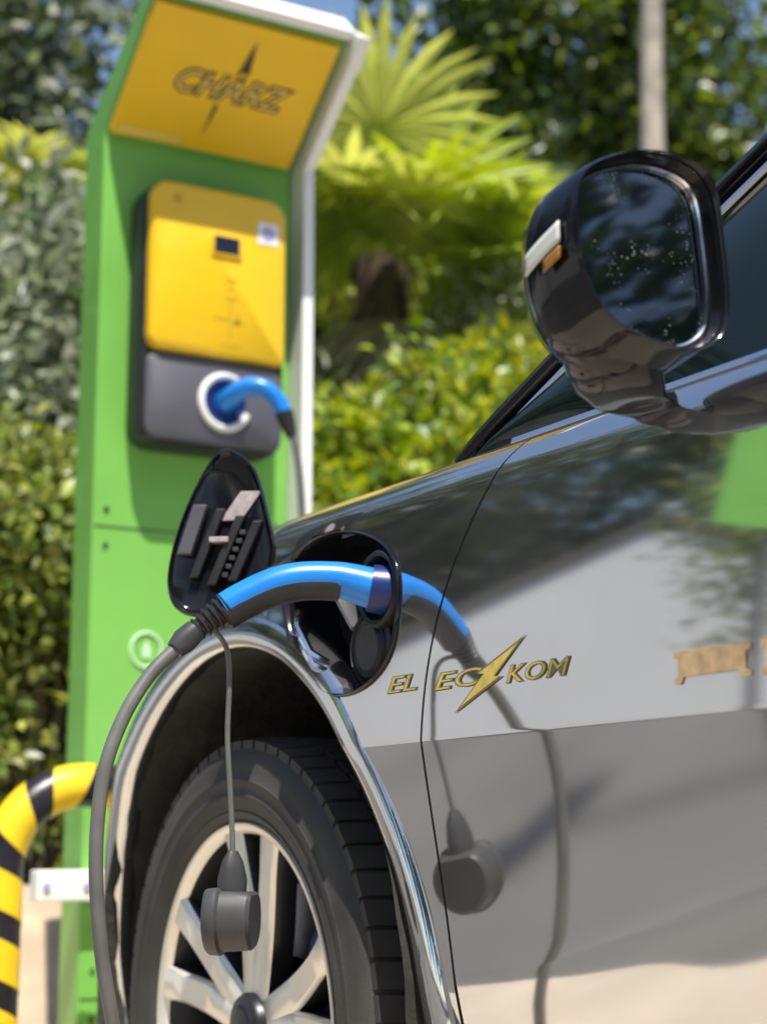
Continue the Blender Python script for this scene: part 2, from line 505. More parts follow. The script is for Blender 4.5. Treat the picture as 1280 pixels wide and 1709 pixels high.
# doors and rear quarter
def side_panel(y0f, y1f, name, hole=None):
    rows = []
    for z in zrows(-0.8):
        pass
    ts = np.linspace(0, 1, 70)
    nz = len(zrows(-0.8))
    cols = []
    for t in ts:
        ymid = y0f(0.7) + (y1f(0.7) - y0f(0.7)) * t
        zz = zrows(ymid)
        col = []
        for z in zz:
            y = y0f(z) + (y1f(z) - y0f(z)) * t
            col.append((prof(z, ymid), y, z))
        cols.append(col)
    first = [(x + 0.014, y, z) for x, y, z in cols[0]]
    last = [(x + 0.014, y, z) for x, y, z in cols[-1]]
    m_ = MB(); m_.grid([first] + cols + [last])
    if hole: filt(m_, hole)
    o = m_.build(name, 'paint', car, angle=40)
    o2 = link(name, mirror_x(o.data), 'paint', car, angle=40)
    return o, o2
door, door_r = side_panel(lambda z: seam_y(z) - 0.0022, lambda z: -1.70 - 0.02 * z, 'door')
rdoor, _ = side_panel(lambda z: -1.705 - 0.02 * z, lambda z: -3.75 + 0.1 * abs(z - 0.7), 'rear_side', lambda x, y, z: in_arch(y, z, -2.95))
for dd, sgn in ((door, 1), (door_r, -1)):
    h = MB()
    X = lambda x: x if sgn > 0 else 2 * XC - x
    h.tube([(X(0.012), -1.42, 0.905), (X(-0.022), -1.45, 0.905), (X(-0.026), -1.53, 0.905), (X(-0.022), -1.61, 0.905), (X(0.012), -1.64, 0.905)], [0.010, 0.013, 0.013, 0.013, 0.010], 10)
    h.build('handle', 'paint', dd)
# hood
rows = []
zt = ZTOP
edge = [(prof(zt, -0.4), y) for y in np.linspace(-0.74, -0.12, 20)]
for i, (x0, y0) in enumerate(edge):
    rows.append([(x0 + 0.004 + (2 * XC - 2 * x0 - 0.008) * s, y0 - 0.0, zt + 0.0 + 0.075 * (1 - (2 * s - 1) ** 2) ** 0.8) for s in np.linspace(0, 1, 30)])
for th in ths[:-1]:
    x, y = front_shape(th, zt)
    k = 1 - th / (math.pi / 2); x0 = x + prof(zt, -0.4) * k
    y -= prof(zt, -0.4) * (1 - k) * 0.8
    zz = zt - drop(y) * (zt - 0.45) / 0.6
    wdt = (2 * XC - 2 * x0)
    rows.append([(x0 + 0.003 + (wdt - 0.006) * s, y, zz + 0.075 * (wdt / 1.8) ** 0.7 * (1 - (2 * s - 1) ** 2) ** 0.8) for s in np.linspace(0, 1, 30)])
mb = MB(); mb.grid(rows); mb.build('hood', 'paint', car, angle=180)
# greenhouse
AP = [(0.080, -0.500, 1.045), (0.090, -0.552, 1.080), (0.118, -0.70, 1.165), (0.157, -0.89, 1.272), (0.215, -1.14, 1.41), (0.262, -1.42, 1.535), (0.285, -1.75, 1.60), (0.292, -2.2, 1.62), (0.29, -2.8, 1.585), (0.275, -3.25, 1.47), (0.25, -3.62, 1.22)]
AP = [tuple(p) for p in crom_open(AP, 6)]
belt = []
for p in AP:
    belt.append((0.074, max(min(p[1], -0.56), -3.62), 1.046))
mb = MB()
mb.grid([[tuple(np.array(b) * (1 - s) + np.array(p) * s + np.array((-0.018 * math.sin(math.pi * s), 0, 0))) for s in np.linspace(0, 1, 8)] for p, b in zip(AP, belt)])
o = mb.build('side_window', 'glass_dark', car, angle=180)
link('side_window', mirror_x(o.data), 'glass_dark', car, angle=180)
mb = MB(); mb.tube([(p[0] - 0.004, p[1] + 0.012, p[2] + 0.006) for p in AP], 0.015, 10, flat=0.8)
o = mb.build('pillar', 'black_gloss', car); link('pillar', mirror_x(o.data), 'black_gloss', car)
mb = MB(); mb.tube([(p[0] - 0.014, p[1] - 0.008, p[2] - 0.016) for p in AP], 0.0065, 8)
o = mb.build('window_trim', 'chrome', car); link('window_trim', mirror_x(o.data), 'chrome', car)
mb = MB(); mb.tube([(prof(ZTOP) + 0.012, y, ZTOP + 0.004) for y in np.linspace(-0.60, -3.6, 30)], 0.008, 8)
o = mb.build('belt_trim', 'chrome', car); link('belt_trim', mirror_x(o.data), 'chrome', car)
# quarter light divider and its trim
mb = MB(); mb.tube([(0.072, -0.80, 1.05), (0.098, -0.79, 1.13), (0.128, -0.79, 1.212)], 0.012, 8, flat=0.6)
o = mb.build('window_divider', 'black_gloss', car); link('window_divider', mirror_x(o.data), 'black_gloss', car)
# windscreen, roof, tail
def across(pts, name, m, crown=0.0):
    mb = MB(); rows = []
    for p in pts:
        rows.append([(p[0] + (2 * XC - 2 * p[0]) * s, p[1] + crown * (1 - (2 * s - 1) ** 2), p[2] + 0.03 * (1 - (2 * s - 1) ** 2)) for s in np.linspace(0, 1, 24)])
    mb.grid(rows); return mb.build(name, m, car, angle=180)
iw = [i for i, p in enumerate(AP) if p[2] < 1.58 and p[1] > -1.7]
across([AP[i] for i in iw], 'windscreen', 'glass_dark', 0.16)
across([p for i, p in enumerate(AP) if i >= iw[-1] and p[1] > -3.0], 'roof', 'paint')
across([p for p in AP if p[1] <= -2.95], 'rear_window', 'glass_dark')
across([(0.25, -3.62, 1.22), (0.1, -3.70, 1.05), (0.06, -3.745, 0.8), (0.06, -3.74, 0.55), (0.1, -3.70, 0.26)], 'tailgate', 'paint')
# cowl below the screen
mb = MB(); mb.grid([[(0.07 + 1.76 * s, -0.80, 1.03) for s in np.linspace(0, 1, 6)], [(0.07 + 1.76 * s, -0.52 + 0.16 * (1 - (2 * s - 1) ** 2), 1.06) for s in np.linspace(0, 1, 6)]])
mb.build('cowl', 'black_plastic', car)
mb = MB(); mb.box((0.36, -3.6, 0.20), (1.54, 0.72, 0.55)); mb.build('underbody', 'black_plastic', car, smooth=False)  # unseen dark box added to block light under the car
mb = MB(); mb.box((0.16, -2.35, 0.19), (1.74, -0.60, 0.30)); mb.build('sill', 'black_plastic', car, smooth=False)

# wheels
def wheel(yc, right=False):
    cz = 0.381; X0 = 0.030; c = (X0, yc, cz)
    S = 72
    mb = MB()
    mb.lathe([(0.012, 0.262), (0.002, 0.268), (-0.002, 0.266), (0.000, 0.258), (0.012, 0.252)], c, 96)
    root = mb.build('wheel', 'alloy', car, angle=50)
    mb = MB(); mb.lathe([(0.0121, 0.2525), (0.05, 0.240), (0.10, 0.232), (0.19, 0.236), (0.20, 0.262)], c, 96); mb.build('rim_barrel', 'alloy_dark', root, angle=50)
    mb = MB()
    prf = [(0.016, 0.262), (0.004, 0.267), (-0.004, 0.275), (-0.008, 0.281), (-0.0065, 0.283), (-0.010, 0.290), (-0.0115, 0.298), (-0.0128, 0.300), (-0.0128, 0.304), (-0.0115, 0.306), (-0.012, 0.318), (-0.0135, 0.320), (-0.0135, 0.324), (-0.0118, 0.326), (-0.011, 0.342), (-0.006, 0.357), (0.004, 0.368), (0.016, 0.373), (0.12, 0.375), (0.224, 0.373), (0.236, 0.368), (0.246, 0.350), (0.25, 0.31), (0.24, 0.27), (0.22, 0.262)]
    mb.lathe(prf, c, 96)
    # tread blocks: shoulder rows and centre ribs, each block proud of the casing
    nb = 64
    for k in range(nb):
        for (xa, xb, off, skew) in ((0.000, 0.048, 0.0, 0.10), (0.056, 0.098, 0.5, 0.35), (0.106, 0.136, 0.2, -0.3), (0.144, 0.186, 0.5, 0.35), (0.194, 0.240, 0.0, 0.10)):
            a0 = 2 * math.pi * (k + off + 0.09) / nb; a1 = 2 * math.pi * (k + off + 0.91) / nb
            vs = []
            for xx in (xa, xb):
                sk = skew * (2 * math.pi / nb) * (xx - xa) / (xb - xa)
                rt = 0.3815 - (0.006 if xx in (0.000, 0.240) else 0)
                rl = 0.362
                for aa in (a0, a1):
                    for rr in (rl, rt):
                        vs.append((c[0] + xx, c[1] + rr * math.cos(aa + sk), c[2] + rr * math.sin(aa + sk)))
            mb.add(vs, [(0, 1, 3, 2), (4, 6, 7, 5), (1, 5, 7, 3), (0, 2, 6, 4), (0, 4, 5, 1), (2, 3, 7, 6)])
    mb.build('tyre', 'rubber', root, angle=38)
    # five split spokes
    for k in range(5):
        a = R(90 + 72 * k + 4)
        for sgn in (-1, 1):
            mb = MB(); rings = []
            for t in np.linspace(0, 1, 9):
                r = 0.035 + (0.262 - 0.035) * t
                ang = a + sgn * (0.17 + 0.05 * t * t) * (1 if t > 0.02 else 0.8)
                wd = 0.026 - 0.006 * t + 0.006 * max(0, t - 0.8) * 5
                xo = 0.004 + 0.030 * (1 - t) ** 2 * 0.6 + 0.010 * math.sin(math.pi * t)
                er = np.array((0, math.cos(ang), math.sin(ang))); et = np.array((0, -math.sin(ang), math.cos(ang)))
                ctr = np.array(c) + er * r + np.array((xo, 0, 0))
                rings.append([tuple(ctr + et * u + np.array((v, 0, 0))) for u, v in ((-wd, 0.004), (-wd * 0.75, -0.002), (wd * 0.75, -0.002), (wd, 0.004), (wd, 0.035), (-wd, 0.035))])
            mb.loft(rings); so = mb.build('spoke', 'alloy', root, angle=45)
            so.data.materials.append(M['alloy_dark'])
            for pl in so.data.polygons:
                if abs(pl.normal.x) < 0.55: pl.material_index = 1
    mb = MB(); mb.lathe([(0.06, 0.046), (0.014, 0.046), (0.008, 0.042), (0.006, 0.032), (0.003, 0.030), (0.001, 0.024), (0.000, 0.0005)], c, 48); mb.build('hub_cap', 'alloy_dark', root)
    mb = MB(); mb.lathe([(0.085, 0.09), (0.085, 0.185), (0.112, 0.185), (0.112, 0.09)], c, 64); mb.build('brake_disc', 'disc', root)
    mb = MB(); rings = []
    for a in np.linspace(R(130), R(195), 10):
        rings.append([(c[0] + x, c[1] + r * math.cos(a), c[2] + r * math.sin(a)) for x, r in ((0.062, 0.12), (0.056, 0.15), (0.06, 0.20), (0.13, 0.205), (0.14, 0.12))])
    mb.loft(rings); mb.build('brake_caliper', 'caliper', root)
    mb = MB(); mb.lathe([(0.125, 0.0), (0.125, 0.23), (0.19, 0.235)], c, 40); mb.build('brake_shield', 'black_plastic', root)
    if right:
        for o in [root] + list(root.children): o.data = mirror_x(o.data)
    return root
for yc in (0.0, -2.95):
    wheel(yc); wheel(yc, True)

# charge port: recess, rim, sockets
def off_poly(k, dy=0, dz=0): return [((y + 0.318) * k - 0.318 + dy, (z - 0.893) * k + 0.893 + dz) for y, z in PORT]
port = MB()
rings = []
for k, x in ((1.042, -0.001), (1.036, -0.0035), (1.02, -0.0045), (1.0, -0.002), (0.985, 0.006), (0.95, 0.03), (0.90, 0.062)):
    rings.append([(x + (prof(min(z, 0.999)) if x < 0.02 else 0.012), y, z) for y, z in off_poly(k)])
port.loft(rings, cap0=False, cap1=True)
charge_port = port.build('charge_port', 'black_gloss', car, angle=60)
def disc_prof(name, m, yc, zc, prf, seg=40):
    mb = MB(); mb.lathe(prf, (0, yc, zc), seg); return mb.build(name, m, charge_port)
disc_prof('socket', 'black_plastic', -0.402, 0.912, [(0.07, 0.047), (0.012, 0.047), (0.006, 0.043), (0.008, 0.038), (0.03, 0.036)])
disc_prof('lower_cover', 'black_plastic', -0.372, 0.846, [(0.068, 0.040), (0.022, 0.040), (0.014, 0.035), (0.016, 0.030), (0.012, 0.026), (0.012, 0.0005)])
disc_prof('seal_ring', 'dark_plastic', -0.372, 0.846, [(0.028, 0.043), (0.018, 0.046), (0.014, 0.043), (0.024, 0.0405)])
mb = MB()
for dz in (0.0, 0.02):
    mb.tube([(0.010, -0.205 - dz * 0.6, 0.905 - dz), (-0.006, -0.232 - dz * 0.6, 0.882 - dz), (-0.004, -0.262 - dz * 0.5, 0.848 - dz * 0.8), (0.012, -0.278 - dz * 0.4, 0.834 - dz * 0.6)], 0.006, 8)
mb.build('hinge_arm', 'chrome', charge_port)
mb = MB(); mb.tube([(0.030, -0.335, 0.930), (0.020, -0.318, 0.902), (0.022, -0.330, 0.872)], [0.006, 0.028, 0.012], 16, flat=0.45)
mb.build('socket_cover', 'grey_plastic', charge_port)

# the open flap
FL = crom([(-0.054, 1.126), (-0.028, 1.100), (-0.012, 1.035), (-0.005, 0.985), (-0.018, 0.942), (-0.045, 0.918), (-0.082, 0.906), (-0.106, 0.914), (-0.117, 0.943), (-0.114, 0.988), (-0.102, 1.040), (-0.085, 1.088), (-0.070, 1.117)], 5)
def flp(u, z, n):
    # u = x along flap, n = towards the viewer side of its plane
    y = -0.160 - (u + 0.01) * 0.75
    return (u - 0.6 * n, y - 0.8 * n, z)
fl = MB()
cu_, cz_ = -0.062, 1.005
def sc(k): return [(cu_ + (u - cu_) * k, cz_ + (z - cz_) * k) for u, z in FL]
fl.loft([[flp(u, z, -0.014) for u, z in sc(0.93)], [flp(u, z, -0.012) for u, z in sc(0.985)], [flp(u, z, -0.006) for u, z in sc(1.0)], [flp(u, z, 0.003) for u, z in sc(0.995)], [flp(u, z, 0.006) for u, z in sc(0.965)], [flp(u, z, 0.002) for u, z in sc(0.92)], [flp(u, z, 0.000) for u, z in sc(0.90)]])
flap = fl.build('charge_flap', 'black_gloss', car, angle=50)
def fbox(name, m, u0, u1, z0, z1, n1, tilt=0.0, bevel=0.002, n0=-0.001):
    mb = MB(); vs = []
    for n in (n0, n1):
        for (u, z) in ((u0, z0), (u1, z0), (u1, z1), (u0, z1)):
            vs.append(flp(u + (z - (z0 + z1) / 2) * tilt, z, n))
    mb.add(vs, [(0, 3, 2, 1), (4, 5, 6, 7), (0, 1, 5, 4), (1, 2, 6, 5), (2, 3, 7, 6), (3, 0, 4, 7)])
    return mb.build(name, m, flap, smooth=False, bevel=bevel)
fbox('latch_bracket', 'panel_grey', -0.098, -0.083, 0.985, 1.050, 0.014, 0.25)
fbox('latch_bracket', 'black_plastic', -0.080, -0.070, 0.955, 1.045, 0.010, 0.30)
fbox('label_plate', 'label_pale', -0.052, -0.030, 1.030, 1.068, 0.004, 0.55, 0.0005)
fbox('rib', 'black_plastic', -0.060, -0.050, 0.945, 1.035, 0.012, 0.33)
fbox('rib', 'black_plastic', -0.040, -0.030, 0.950, 1.028, 0.012, 0.33)
fbox('catch', 'label_pale', -0.072, -0.052, 1.000, 1.007, 0.016, 0.0, 0.001)
for k in range(6):
    fbox('tooth', 'dark_plastic', -0.047 - 0.0035 * k + 0.006, -0.041 - 0.0035 * k + 0.006, 1.010 - 0.011 * k, 1.016 - 0.011 * k, 0.011, 0.0, 0.0008)
# hinge knuckle between flap and body
mb = MB(); mb.tube([(0.020, -0.178, 0.975), (0.004, -0.164, 0.965), (-0.012, -0.158, 0.960)], [0.012, 0.010, 0.009], 10); mb.build('hinge', 'black_plastic', flap)

# wing mirror
MO = crom([(-0.138, 1.187), (-0.089, 1.211), (-0.042, 1.214), (-0.010, 1.197), (0.000, 1.145), (0.003, 1.080), (-0.009, 1.050), (-0.043, 1.035), (-0.094, 1.043), (-0.125, 1.060), (-0.146, 1.098), (-0.151, 1.150)], 5)
mc = np.array((-0.072, 1.122))
def ring(k, y, dx=0, dz=0, kz=None):
    kz = kz or k
    # the rim plane leans: its outer side sits a little further forward
    return [(mc[0] + (x - mc[0]) * k + dx, y + (0.10 * (mc[0] - x)) * k, mc[1] + (z - mc[1]) * kz + dz) for x, z in MO]
mb = MB()
mb.loft([ring(0.90, -0.985), ring(0.925, -1.000), ring(0.94, -1.014), ring(0.955, -1.022), ring(0.985, -1.024), ring(1.0, -1.020), ring(1.008, -1.008), ring(1.02, -0.988, -0.001, -0.004), ring(1.02, -0.962, -0.001, -0.008), ring(0.97, -0.938, 0.002, -0.012), ring(0.84, -0.917, 0.006, -0.015), ring(0.62, -0.901, 0.010, -0.016), ring(0.3, -0.893, 0.012, -0.016), ring(0.05, -0.891, 0.012, -0.016)], cap0=False)
wm = mb.build('wing_mirror', 'black_gloss', car, angle=60)
mb = MB(); mb.loft([ring(0.92, -0.993), ring(0.905, -0.9965), ring(0.87, -0.9965)], cap0=False, cap1=False); mb.build('bezel', 'black_plastic', wm)
mb = MB(); mb.add(ring(0.900, -0.999), [tuple(range(len(MO)))]); mb.build('mirror_glass', 'mirror', wm, smooth=False)
mb = MB(); mb.tube([tuple(p) for p in ring(0.908, -1.001)] + [tuple(ring(0.908, -1.001)[0])], 0.0022, 6); mb.build('glass_edge', 'chrome', wm)
# lower shell and foot on the door
def fring(x0, x1, y, ry, z): return [((x0 + x1) / 2 + (x1 - x0) / 2 * math.cos(q), y + ry * math.sin(q), z) for q in np.linspace(0, 2 * math.pi, 29)[:-1]]
mb = MB()
mb.loft([fring(-0.112, -0.022, -0.950, 0.045, 1.052), fring(-0.100, -0.018, -0.945, 0.047, 1.034), fring(-0.082, -0.008, -0.935, 0.044, 1.022), fring(-0.052, 0.008, -0.920, 0.036, 1.014), fring(-0.006, 0.040, -0.905, 0.032, 1.016), fring(0.026, 0.070, -0.895, 0.034, 1.034)])
mb.build('mirror_foot', 'black_gloss', wm)
def on_housing(pts, name, m, push=0.002):
    mb = MB(); mb.grid(pts); return mb.build(name, m, wm, solid=0.002)
# side repeater wrapping the outer flank of the housing
def flank(t, z):
    y = -1.000 + 0.105 * t
    bul = 0.004 * math.sin(math.pi * min(1, t * 1.25)) + 0.0045
    x = -0.151 - bul + 0.22 * max(0, t - 0.55) ** 2 + 0.30 * max(0, 1.092 - z) - 0.02 * max(0, z - 1.1) + (0.0)
    return (x, y, z)
on_housing([[flank(t, 1.124 + dz - 0.045 * t) for dz in np.linspace(0, 0.018, 5)] for t in np.linspace(0.02, 0.46, 12)], 'side_repeater', 'clear')
on_housing([[flank(t, 1.110 + dz - 0.045 * t) for dz in np.linspace(0, 0.010, 5)] for t in np.linspace(0.02, 0.22, 6)], 'amber_lens', 'amber')

# lettering on the door and fender
def decal_fn(y0, z0, lift=0.0012):
    return lambda u, v: (prof(z0 + v) - lift, y0 - u, z0 + v)
def decal_text(body, size, y0, z0, m, parent, lift=0.0012, shear=0.25, offset=0.0, sx=1.0):
    me = text_mesh(body, size, shear, 0, 1.02, offset)
    fn = decal_fn(y0, z0, lift)
    for v in me.vertices: v.co = fn(v.co.x * sx, v.co.y)
    me.flip_normals()
    return link('lettering', me, m, parent, smooth=False)
for lift, m_, off in ((0.0010, 'decal_dark', 0.0008), (0.0013, 'decal_yellow', -0.0003)):
    decal_text('EL', 0.026, -0.470, 0.794, m_, fender, lift, offset=off, sx=2.5)
    decal_text('EC', 0.026, -0.582, 0.790, m_, door, lift, offset=off, sx=2.8)
    decal_text('KOM', 0.025, -0.730, 0.787, m_, door, lift, offset=off, sx=1.85)
bolt = [(0.066, 0.036), (0.012, -0.002), (0.026, -0.003), (-0.066, -0.036), (-0.010, 0.003), (-0.024, 0.004)]
for k, lift, m_ in ((1.0, 0.0013, 'decal_dark'), (0.80, 0.0016, 'decal_yellow')):
    flat_poly([(u * k, v * k) for u, v in bolt], decal_fn(-0.648, 0.790, lift), 'bolt_emblem', m_, door)
spn = [(-0.050, 0.014), (0.050, 0.014), (0.050, 0.008), (0.044, 0.007), (0.044, -0.008), (0.050, -0.010), (0.050, -0.015), (0.040, -0.015), (0.036, -0.009), (-0.036, -0.009), (-0.040, -0.015), (-0.050, -0.015), (-0.050, -0.010), (-0.044, -0.008), (-0.044, 0.007), (-0.050, 0.008)]
for yk in (-0.993, -1.105):
    flat_poly(spn, decal_fn(yk, 0.772, 0.0014), 'orange_emblem', 'decal_orange', door)  # orange shape painted on the door to stand for a blurred reflection

# ------------------------------------------------------------------ charging stations
def station(dx, lab_s, lab_w, detail=True):
    st = thing('charging_station', lab_s, 'charging station')
    X0, X1 = 0.330, 0.805
    # folded profile (y, z): face of the pillar, then the canopy leaning forward
    face = [(1.40, 0.0), (1.40, 2.215), (1.125, 2.435)]
    back = [(1.52, 0.0), (1.52, 2.255), (1.160, 2.476)]
    mb = MB(); vs = []
    for x in (X0 + dx, X1 + dx):
        vs += [(x, y, z) for y, z in face] + [(x, y, z) for y, z in back]
    mb.add(vs, [(0, 1, 7, 6), (1, 2, 8, 7), (2, 5, 11, 8), (3, 9, 10, 4), (4, 10, 11, 5), (0, 3, 4, 1), (1, 4, 5, 2), (6, 7, 10, 9), (7, 8, 11, 10), (0, 6, 9, 3)])
    mb.build('pillar', 'green', st, smooth=False, bevel=0.006)
    for z in (1.30, 0.30):
        mb = MB(); mb.box((X0 + dx + 0.004, 1.3985, z), (X1 + dx - 0.004, 1.401, z + 0.0035)); mb.build('panel_joint', 'dark_plastic', st, smooth=False)
    for x in (X0 + 0.03, X1 - 0.03):
        for z in (0.26, 0.36, 1.26, 1.34):
            mb = MB(); mb.tube([(dx + x, 1.402, z), (dx + x, 1.3965, z)], 0.0065, 8); mb.build('screw', 'chrome', st, smooth=False)
    # white flanges down the right edge and along the top
    f1 = [(1.335, 0.0), (1.335, 2.195), (1.060, 2.418)]
    b1 = [(1.525, 0.0), (1.525, 2.26), (1.158, 2.486)]
    mb = MB(); vs = []
    for x in (X1 + dx + 0.002, X1 + dx + 0.030):
        vs += [(x, y, z) for y, z in f1] + [(x, y, z) for y, z in b1]
    mb.add(vs, [(0, 1, 7, 6), (1, 2, 8, 7), (2, 5, 11, 8), (3, 9, 10, 4), (4, 10, 11, 5), (0, 3, 4, 1), (1, 4, 5, 2), (6, 7, 10, 9), (7, 8, 11, 10), (0, 6, 9, 3)])
    mb.build('side_flange', 'white_paint', st, smooth=False, bevel=0.003)
    mb = MB()
    a = np.array((0, 1.121, 2.439)); n = np.array((0, -0.018, -0.0155)); up = np.array((0, -0.0105, 0.0085)); bk = np.array((0, 0.036, 0.042))
    vs = []
    for x in (X0 + dx - 0.004, X1 + dx + 0.0018):
        for q in (a + n, a + n + up * 1.8, a + bk + up * 1.8, a + bk): vs.append((x, q[1], q[2]))
    mb.add(vs, [(0, 1, 2, 3), (4, 7, 6, 5), (0, 4, 5, 1), (1, 5, 6, 2), (2, 6, 7, 3), (3, 7, 4, 0)])
    mb.build('top_flange', 'white_paint', st, smooth=False, bevel=0.003)
    # sign board on the canopy: local u along x, v up the slope
    o0 = np.array((0.0, 1.40, 2.215)); ev = np.array((0, -0.275, 0.22)); L = np.linalg.norm(ev); ev = ev / L; en = np.array((0, -ev[2], ev[1]))
    def sg(u, v, h): 
        q = o0 + ev * v + en * h
        return (dx + u, q[1], q[2])
    mb = MB()
    rr = [(0.560 + u, L / 2 + v) for u, v in rrect(0.452, 0.330, 0.006, 2)]
    mb.loft([[sg(u, v, 0.002) for u, v in rr], [sg(u, v, 0.024) for u, v in rr]])
    sb = mb.build('sign_board', 'yellow_sign', st, smooth=False, bevel=0.003)
    me = text_mesh('CHARZ', 0.082, 0.32, 0.0, 0.98, 0.0)
    me2 = text_mesh('CHARZ', 0.082, 0.32, 0.0, 0.98, 0.0055)
    for mm, h, mn in ((me2, 0.0252, 'sign_ink'), (me, 0.0262, 'sign_pale')):
        for v in mm.vertices: v.co = sg(0.562 + v.co.x * 0.98, L / 2 + 0.000 + v.co.y, h)
        link('lettering', mm, mn, sb, smooth=False)
    for pts in ([(0.588, 0.31), (0.600, 0.225), (0.572, 0.225)], [(0.545, 0.135), (0.556, 0.135), (0.543, 0.048)]):
        flat_poly(pts, lambda u, v: sg(u, v, 0.0256), 'bolt_emblem', 'sign_ink', sb)
    mb = MB(); mb.tube([sg(0.583 + 0.010 * math.cos(q), 0.216 + 0.012 * math.sin(q), 0.0256) for q in np.linspace(0, 2 * math.pi, 20)], 0.0018, 5, cap=False); mb.build('bolt_emblem', 'sign_ink', sb)
    flat_poly([(0.345, 0.020), (0.50, 0.020), (0.50, 0.036), (0.345, 0.036)], lambda u, v: sg(u, v, 0.0254), 'pale_strip', 'sign_pale', sb)
    # round emblem low on the pillar and its little plug sign
    mb = MB(); mb.tube([(dx + 0.462 + 0.036 * math.cos(q), 1.3985, 1.035 + 0.038 * math.sin(q)) for q in np.linspace(0, 2 * math.pi, 30)], 0.0038, 6, cap=False)
    mb.build('round_emblem', 'pale_green', st)
    flat_poly([(0.452, 1.018), (0.472, 1.018), (0.472, 1.045), (0.466, 1.045), (0.466, 1.056), (0.458, 1.056), (0.458, 1.045), (0.452, 1.045)], lambda u, v: (dx + u, 1.397, v), 'round_emblem', 'pale_green', st)
    # white clamp round the foot of the pillar
    mb = MB(); mb.box((dx + 0.218, 1.352, 0.503), (dx + 0.815, 1.398, 0.566)); mb.build('clamp_rail', 'white_paint', st, smooth=False, bevel=0.004)
    for x in (0.238, 0.325):
        mb = MB(); mb.tube([(dx + x, 1.354, 0.534), (dx + x, 1.346, 0.534)], 0.008, 6); mb.build('bolt', 'lilac', st, smooth=False)
    mb = MB(); mb.box((dx + 0.27, 1.33, 0.004), (dx + 0.86, 1.58, 0.022)); mb.build('base_plate', 'green', st, smooth=False, bevel=0.004)

    wb = thing('wall_box', lab_w, 'wall box')
    cx, cz = dx + 0.572, 1.780
    def rr_ring(w, h, r, y, dz=0, ox=0): return [(cx + ox + u, y, cz + dz + v) for u, v in rrect(w, h, r, 6)]
    mb = MB(); mb.loft([rr_ring(0.345, 0.60, 0.05, 1.398), rr_ring(0.352, 0.606, 0.052, 1.37), rr_ring(0.352, 0.606, 0.052, 1.325), rr_ring(0.342, 0.596, 0.05, 1.314)])
    mb.build('casing', 'black_plastic', wb)
    # yellow upper cover
    def up_ring(k, y):
        pts = []
        w, z0, z1 = 0.334 * k, 1.690 + (1 - k) * 0.1, 2.082 - (1 - k) * 0.2
        for cx_, cz_, a0, r in ((w / 2 - 0.045, z1 - 0.045, 0, 0.045), (-w / 2 + 0.045, z1 - 0.045, 90, 0.045), (-w / 2 + 0.03, z0 + 0.03, 180, 0.03), (w / 2 - 0.012, z0 + 0.012, 270, 0.012)):
            for q in range(7):
                a_ = R(a0 + 15 * q); pts.append((cx + cx_ + r * math.cos(a_), y, cz_ + r * math.sin(a_)))
        return pts
    mb = MB(); mb.loft([up_ring(1, 1.318), up_ring(1, 1.300), up_ring(0.985, 1.292), up_ring(0.95, 1.288)])
    cover = mb.build('yellow_cover', 'yellow_plastic', wb, angle=50)
    mb = MB(); mb.loft([rr_ring(0.330, 0.196, 0.03, 1.318, -0.192), rr_ring(0.330, 0.196, 0.03, 1.306, -0.192), rr_ring(0.318, 0.184, 0.026, 1.301, -0.192)])
    mb.build('grey_panel', 'panel_grey', wb)
    mb = MB(); mb.loft([[(dx + 0.586 + u, y, 1.950 + v) for u, v in rrect(0.078 * k, 0.056 * k, 0.006, 3)] for k, y in ((1, 1.289), (1, 1.284), (0.94, 1.283))]); fr = mb.build('display_frame', 'yellow_plastic', cover)
    mb = MB(); mb.loft([[(dx + 0.586 + u, y, 1.950 + v) for u, v in rrect(0.062, 0.040, 0.003, 3)] for y in (1.2845, 1.2825)]); mb.build('display', 'screen', cover)
    mb = MB(); mb.box((dx + 0.664, 1.2862, 1.970), (dx + 0.716, 1.2872, 2.022)); mb.build('sticker', 'white_paint', cover, smooth=False)
    flat_poly([(0.690 + 0.017 * math.cos(q), 1.996 + 0.018 * math.sin(q)) for q in np.linspace(0, 2 * math.pi, 20)[:-1]], lambda u, v: (dx + u, 1.2856, v), 'sticker_dot', 'lilac', cover)
    # faint plug pictogram
    for (x0, x1, z0, z1) in ((0.586, 0.612, 1.868, 1.874), (0.590, 0.606, 1.848, 1.852), (0.586, 0.616, 1.826, 1.831), (0.597, 0.602, 1.735, 1.826), (0.560, 0.597, 1.776, 1.782), (0.602, 0.632, 1.770, 1.778), (0.612, 0.620, 1.770, 1.796), (0.575, 0.625, 1.716, 1.719)):
        mb = MB(); mb.box((dx + x0, 1.2868, z0), (dx + x1, 1.2876, z1)); mb.build('pictogram', 'icon_ink', cover, smooth=False)
    flat_poly([(0.455, 2.052), (0.475, 2.052), (0.475, 2.032), (0.455, 2.032)], lambda u, v: (dx + u, 1.2870, v), 'pictogram', 'icon_ink', cover)
    # socket with its pale ring, open at lower right
    sx, sz = dx + 0.594, 1.588
    mb = MB(); mb.tube([(sx + 0.058 * math.cos(q), 1.297, sz + 0.060 * math.sin(q)) for q in np.linspace(R(62), R(338), 40)], 0.0085, 8); mb.build('socket_ring', 'white_paint', wb)
    mb = MB()
    rows = []
    for r, y in ((0.052, 1.300), (0.046, 1.293), (0.042, 1.296), (0.040, 1.300), (0.0005, 1.2995)):
        rows.append([(sx + r * math.cos(q), y, sz + r * math.sin(q)) for q in np.linspace(0, 2 * math.pi, 33)[:-1]])
    mb.grid(rows, close_u=True); mb.build('socket', 'dark_blue', wb)
    return st, wb
station(0.0, 'tall green charging station with leaning yellow sign board behind the silver car', 'yellow and grey charger box on the green station, blue plug in it')
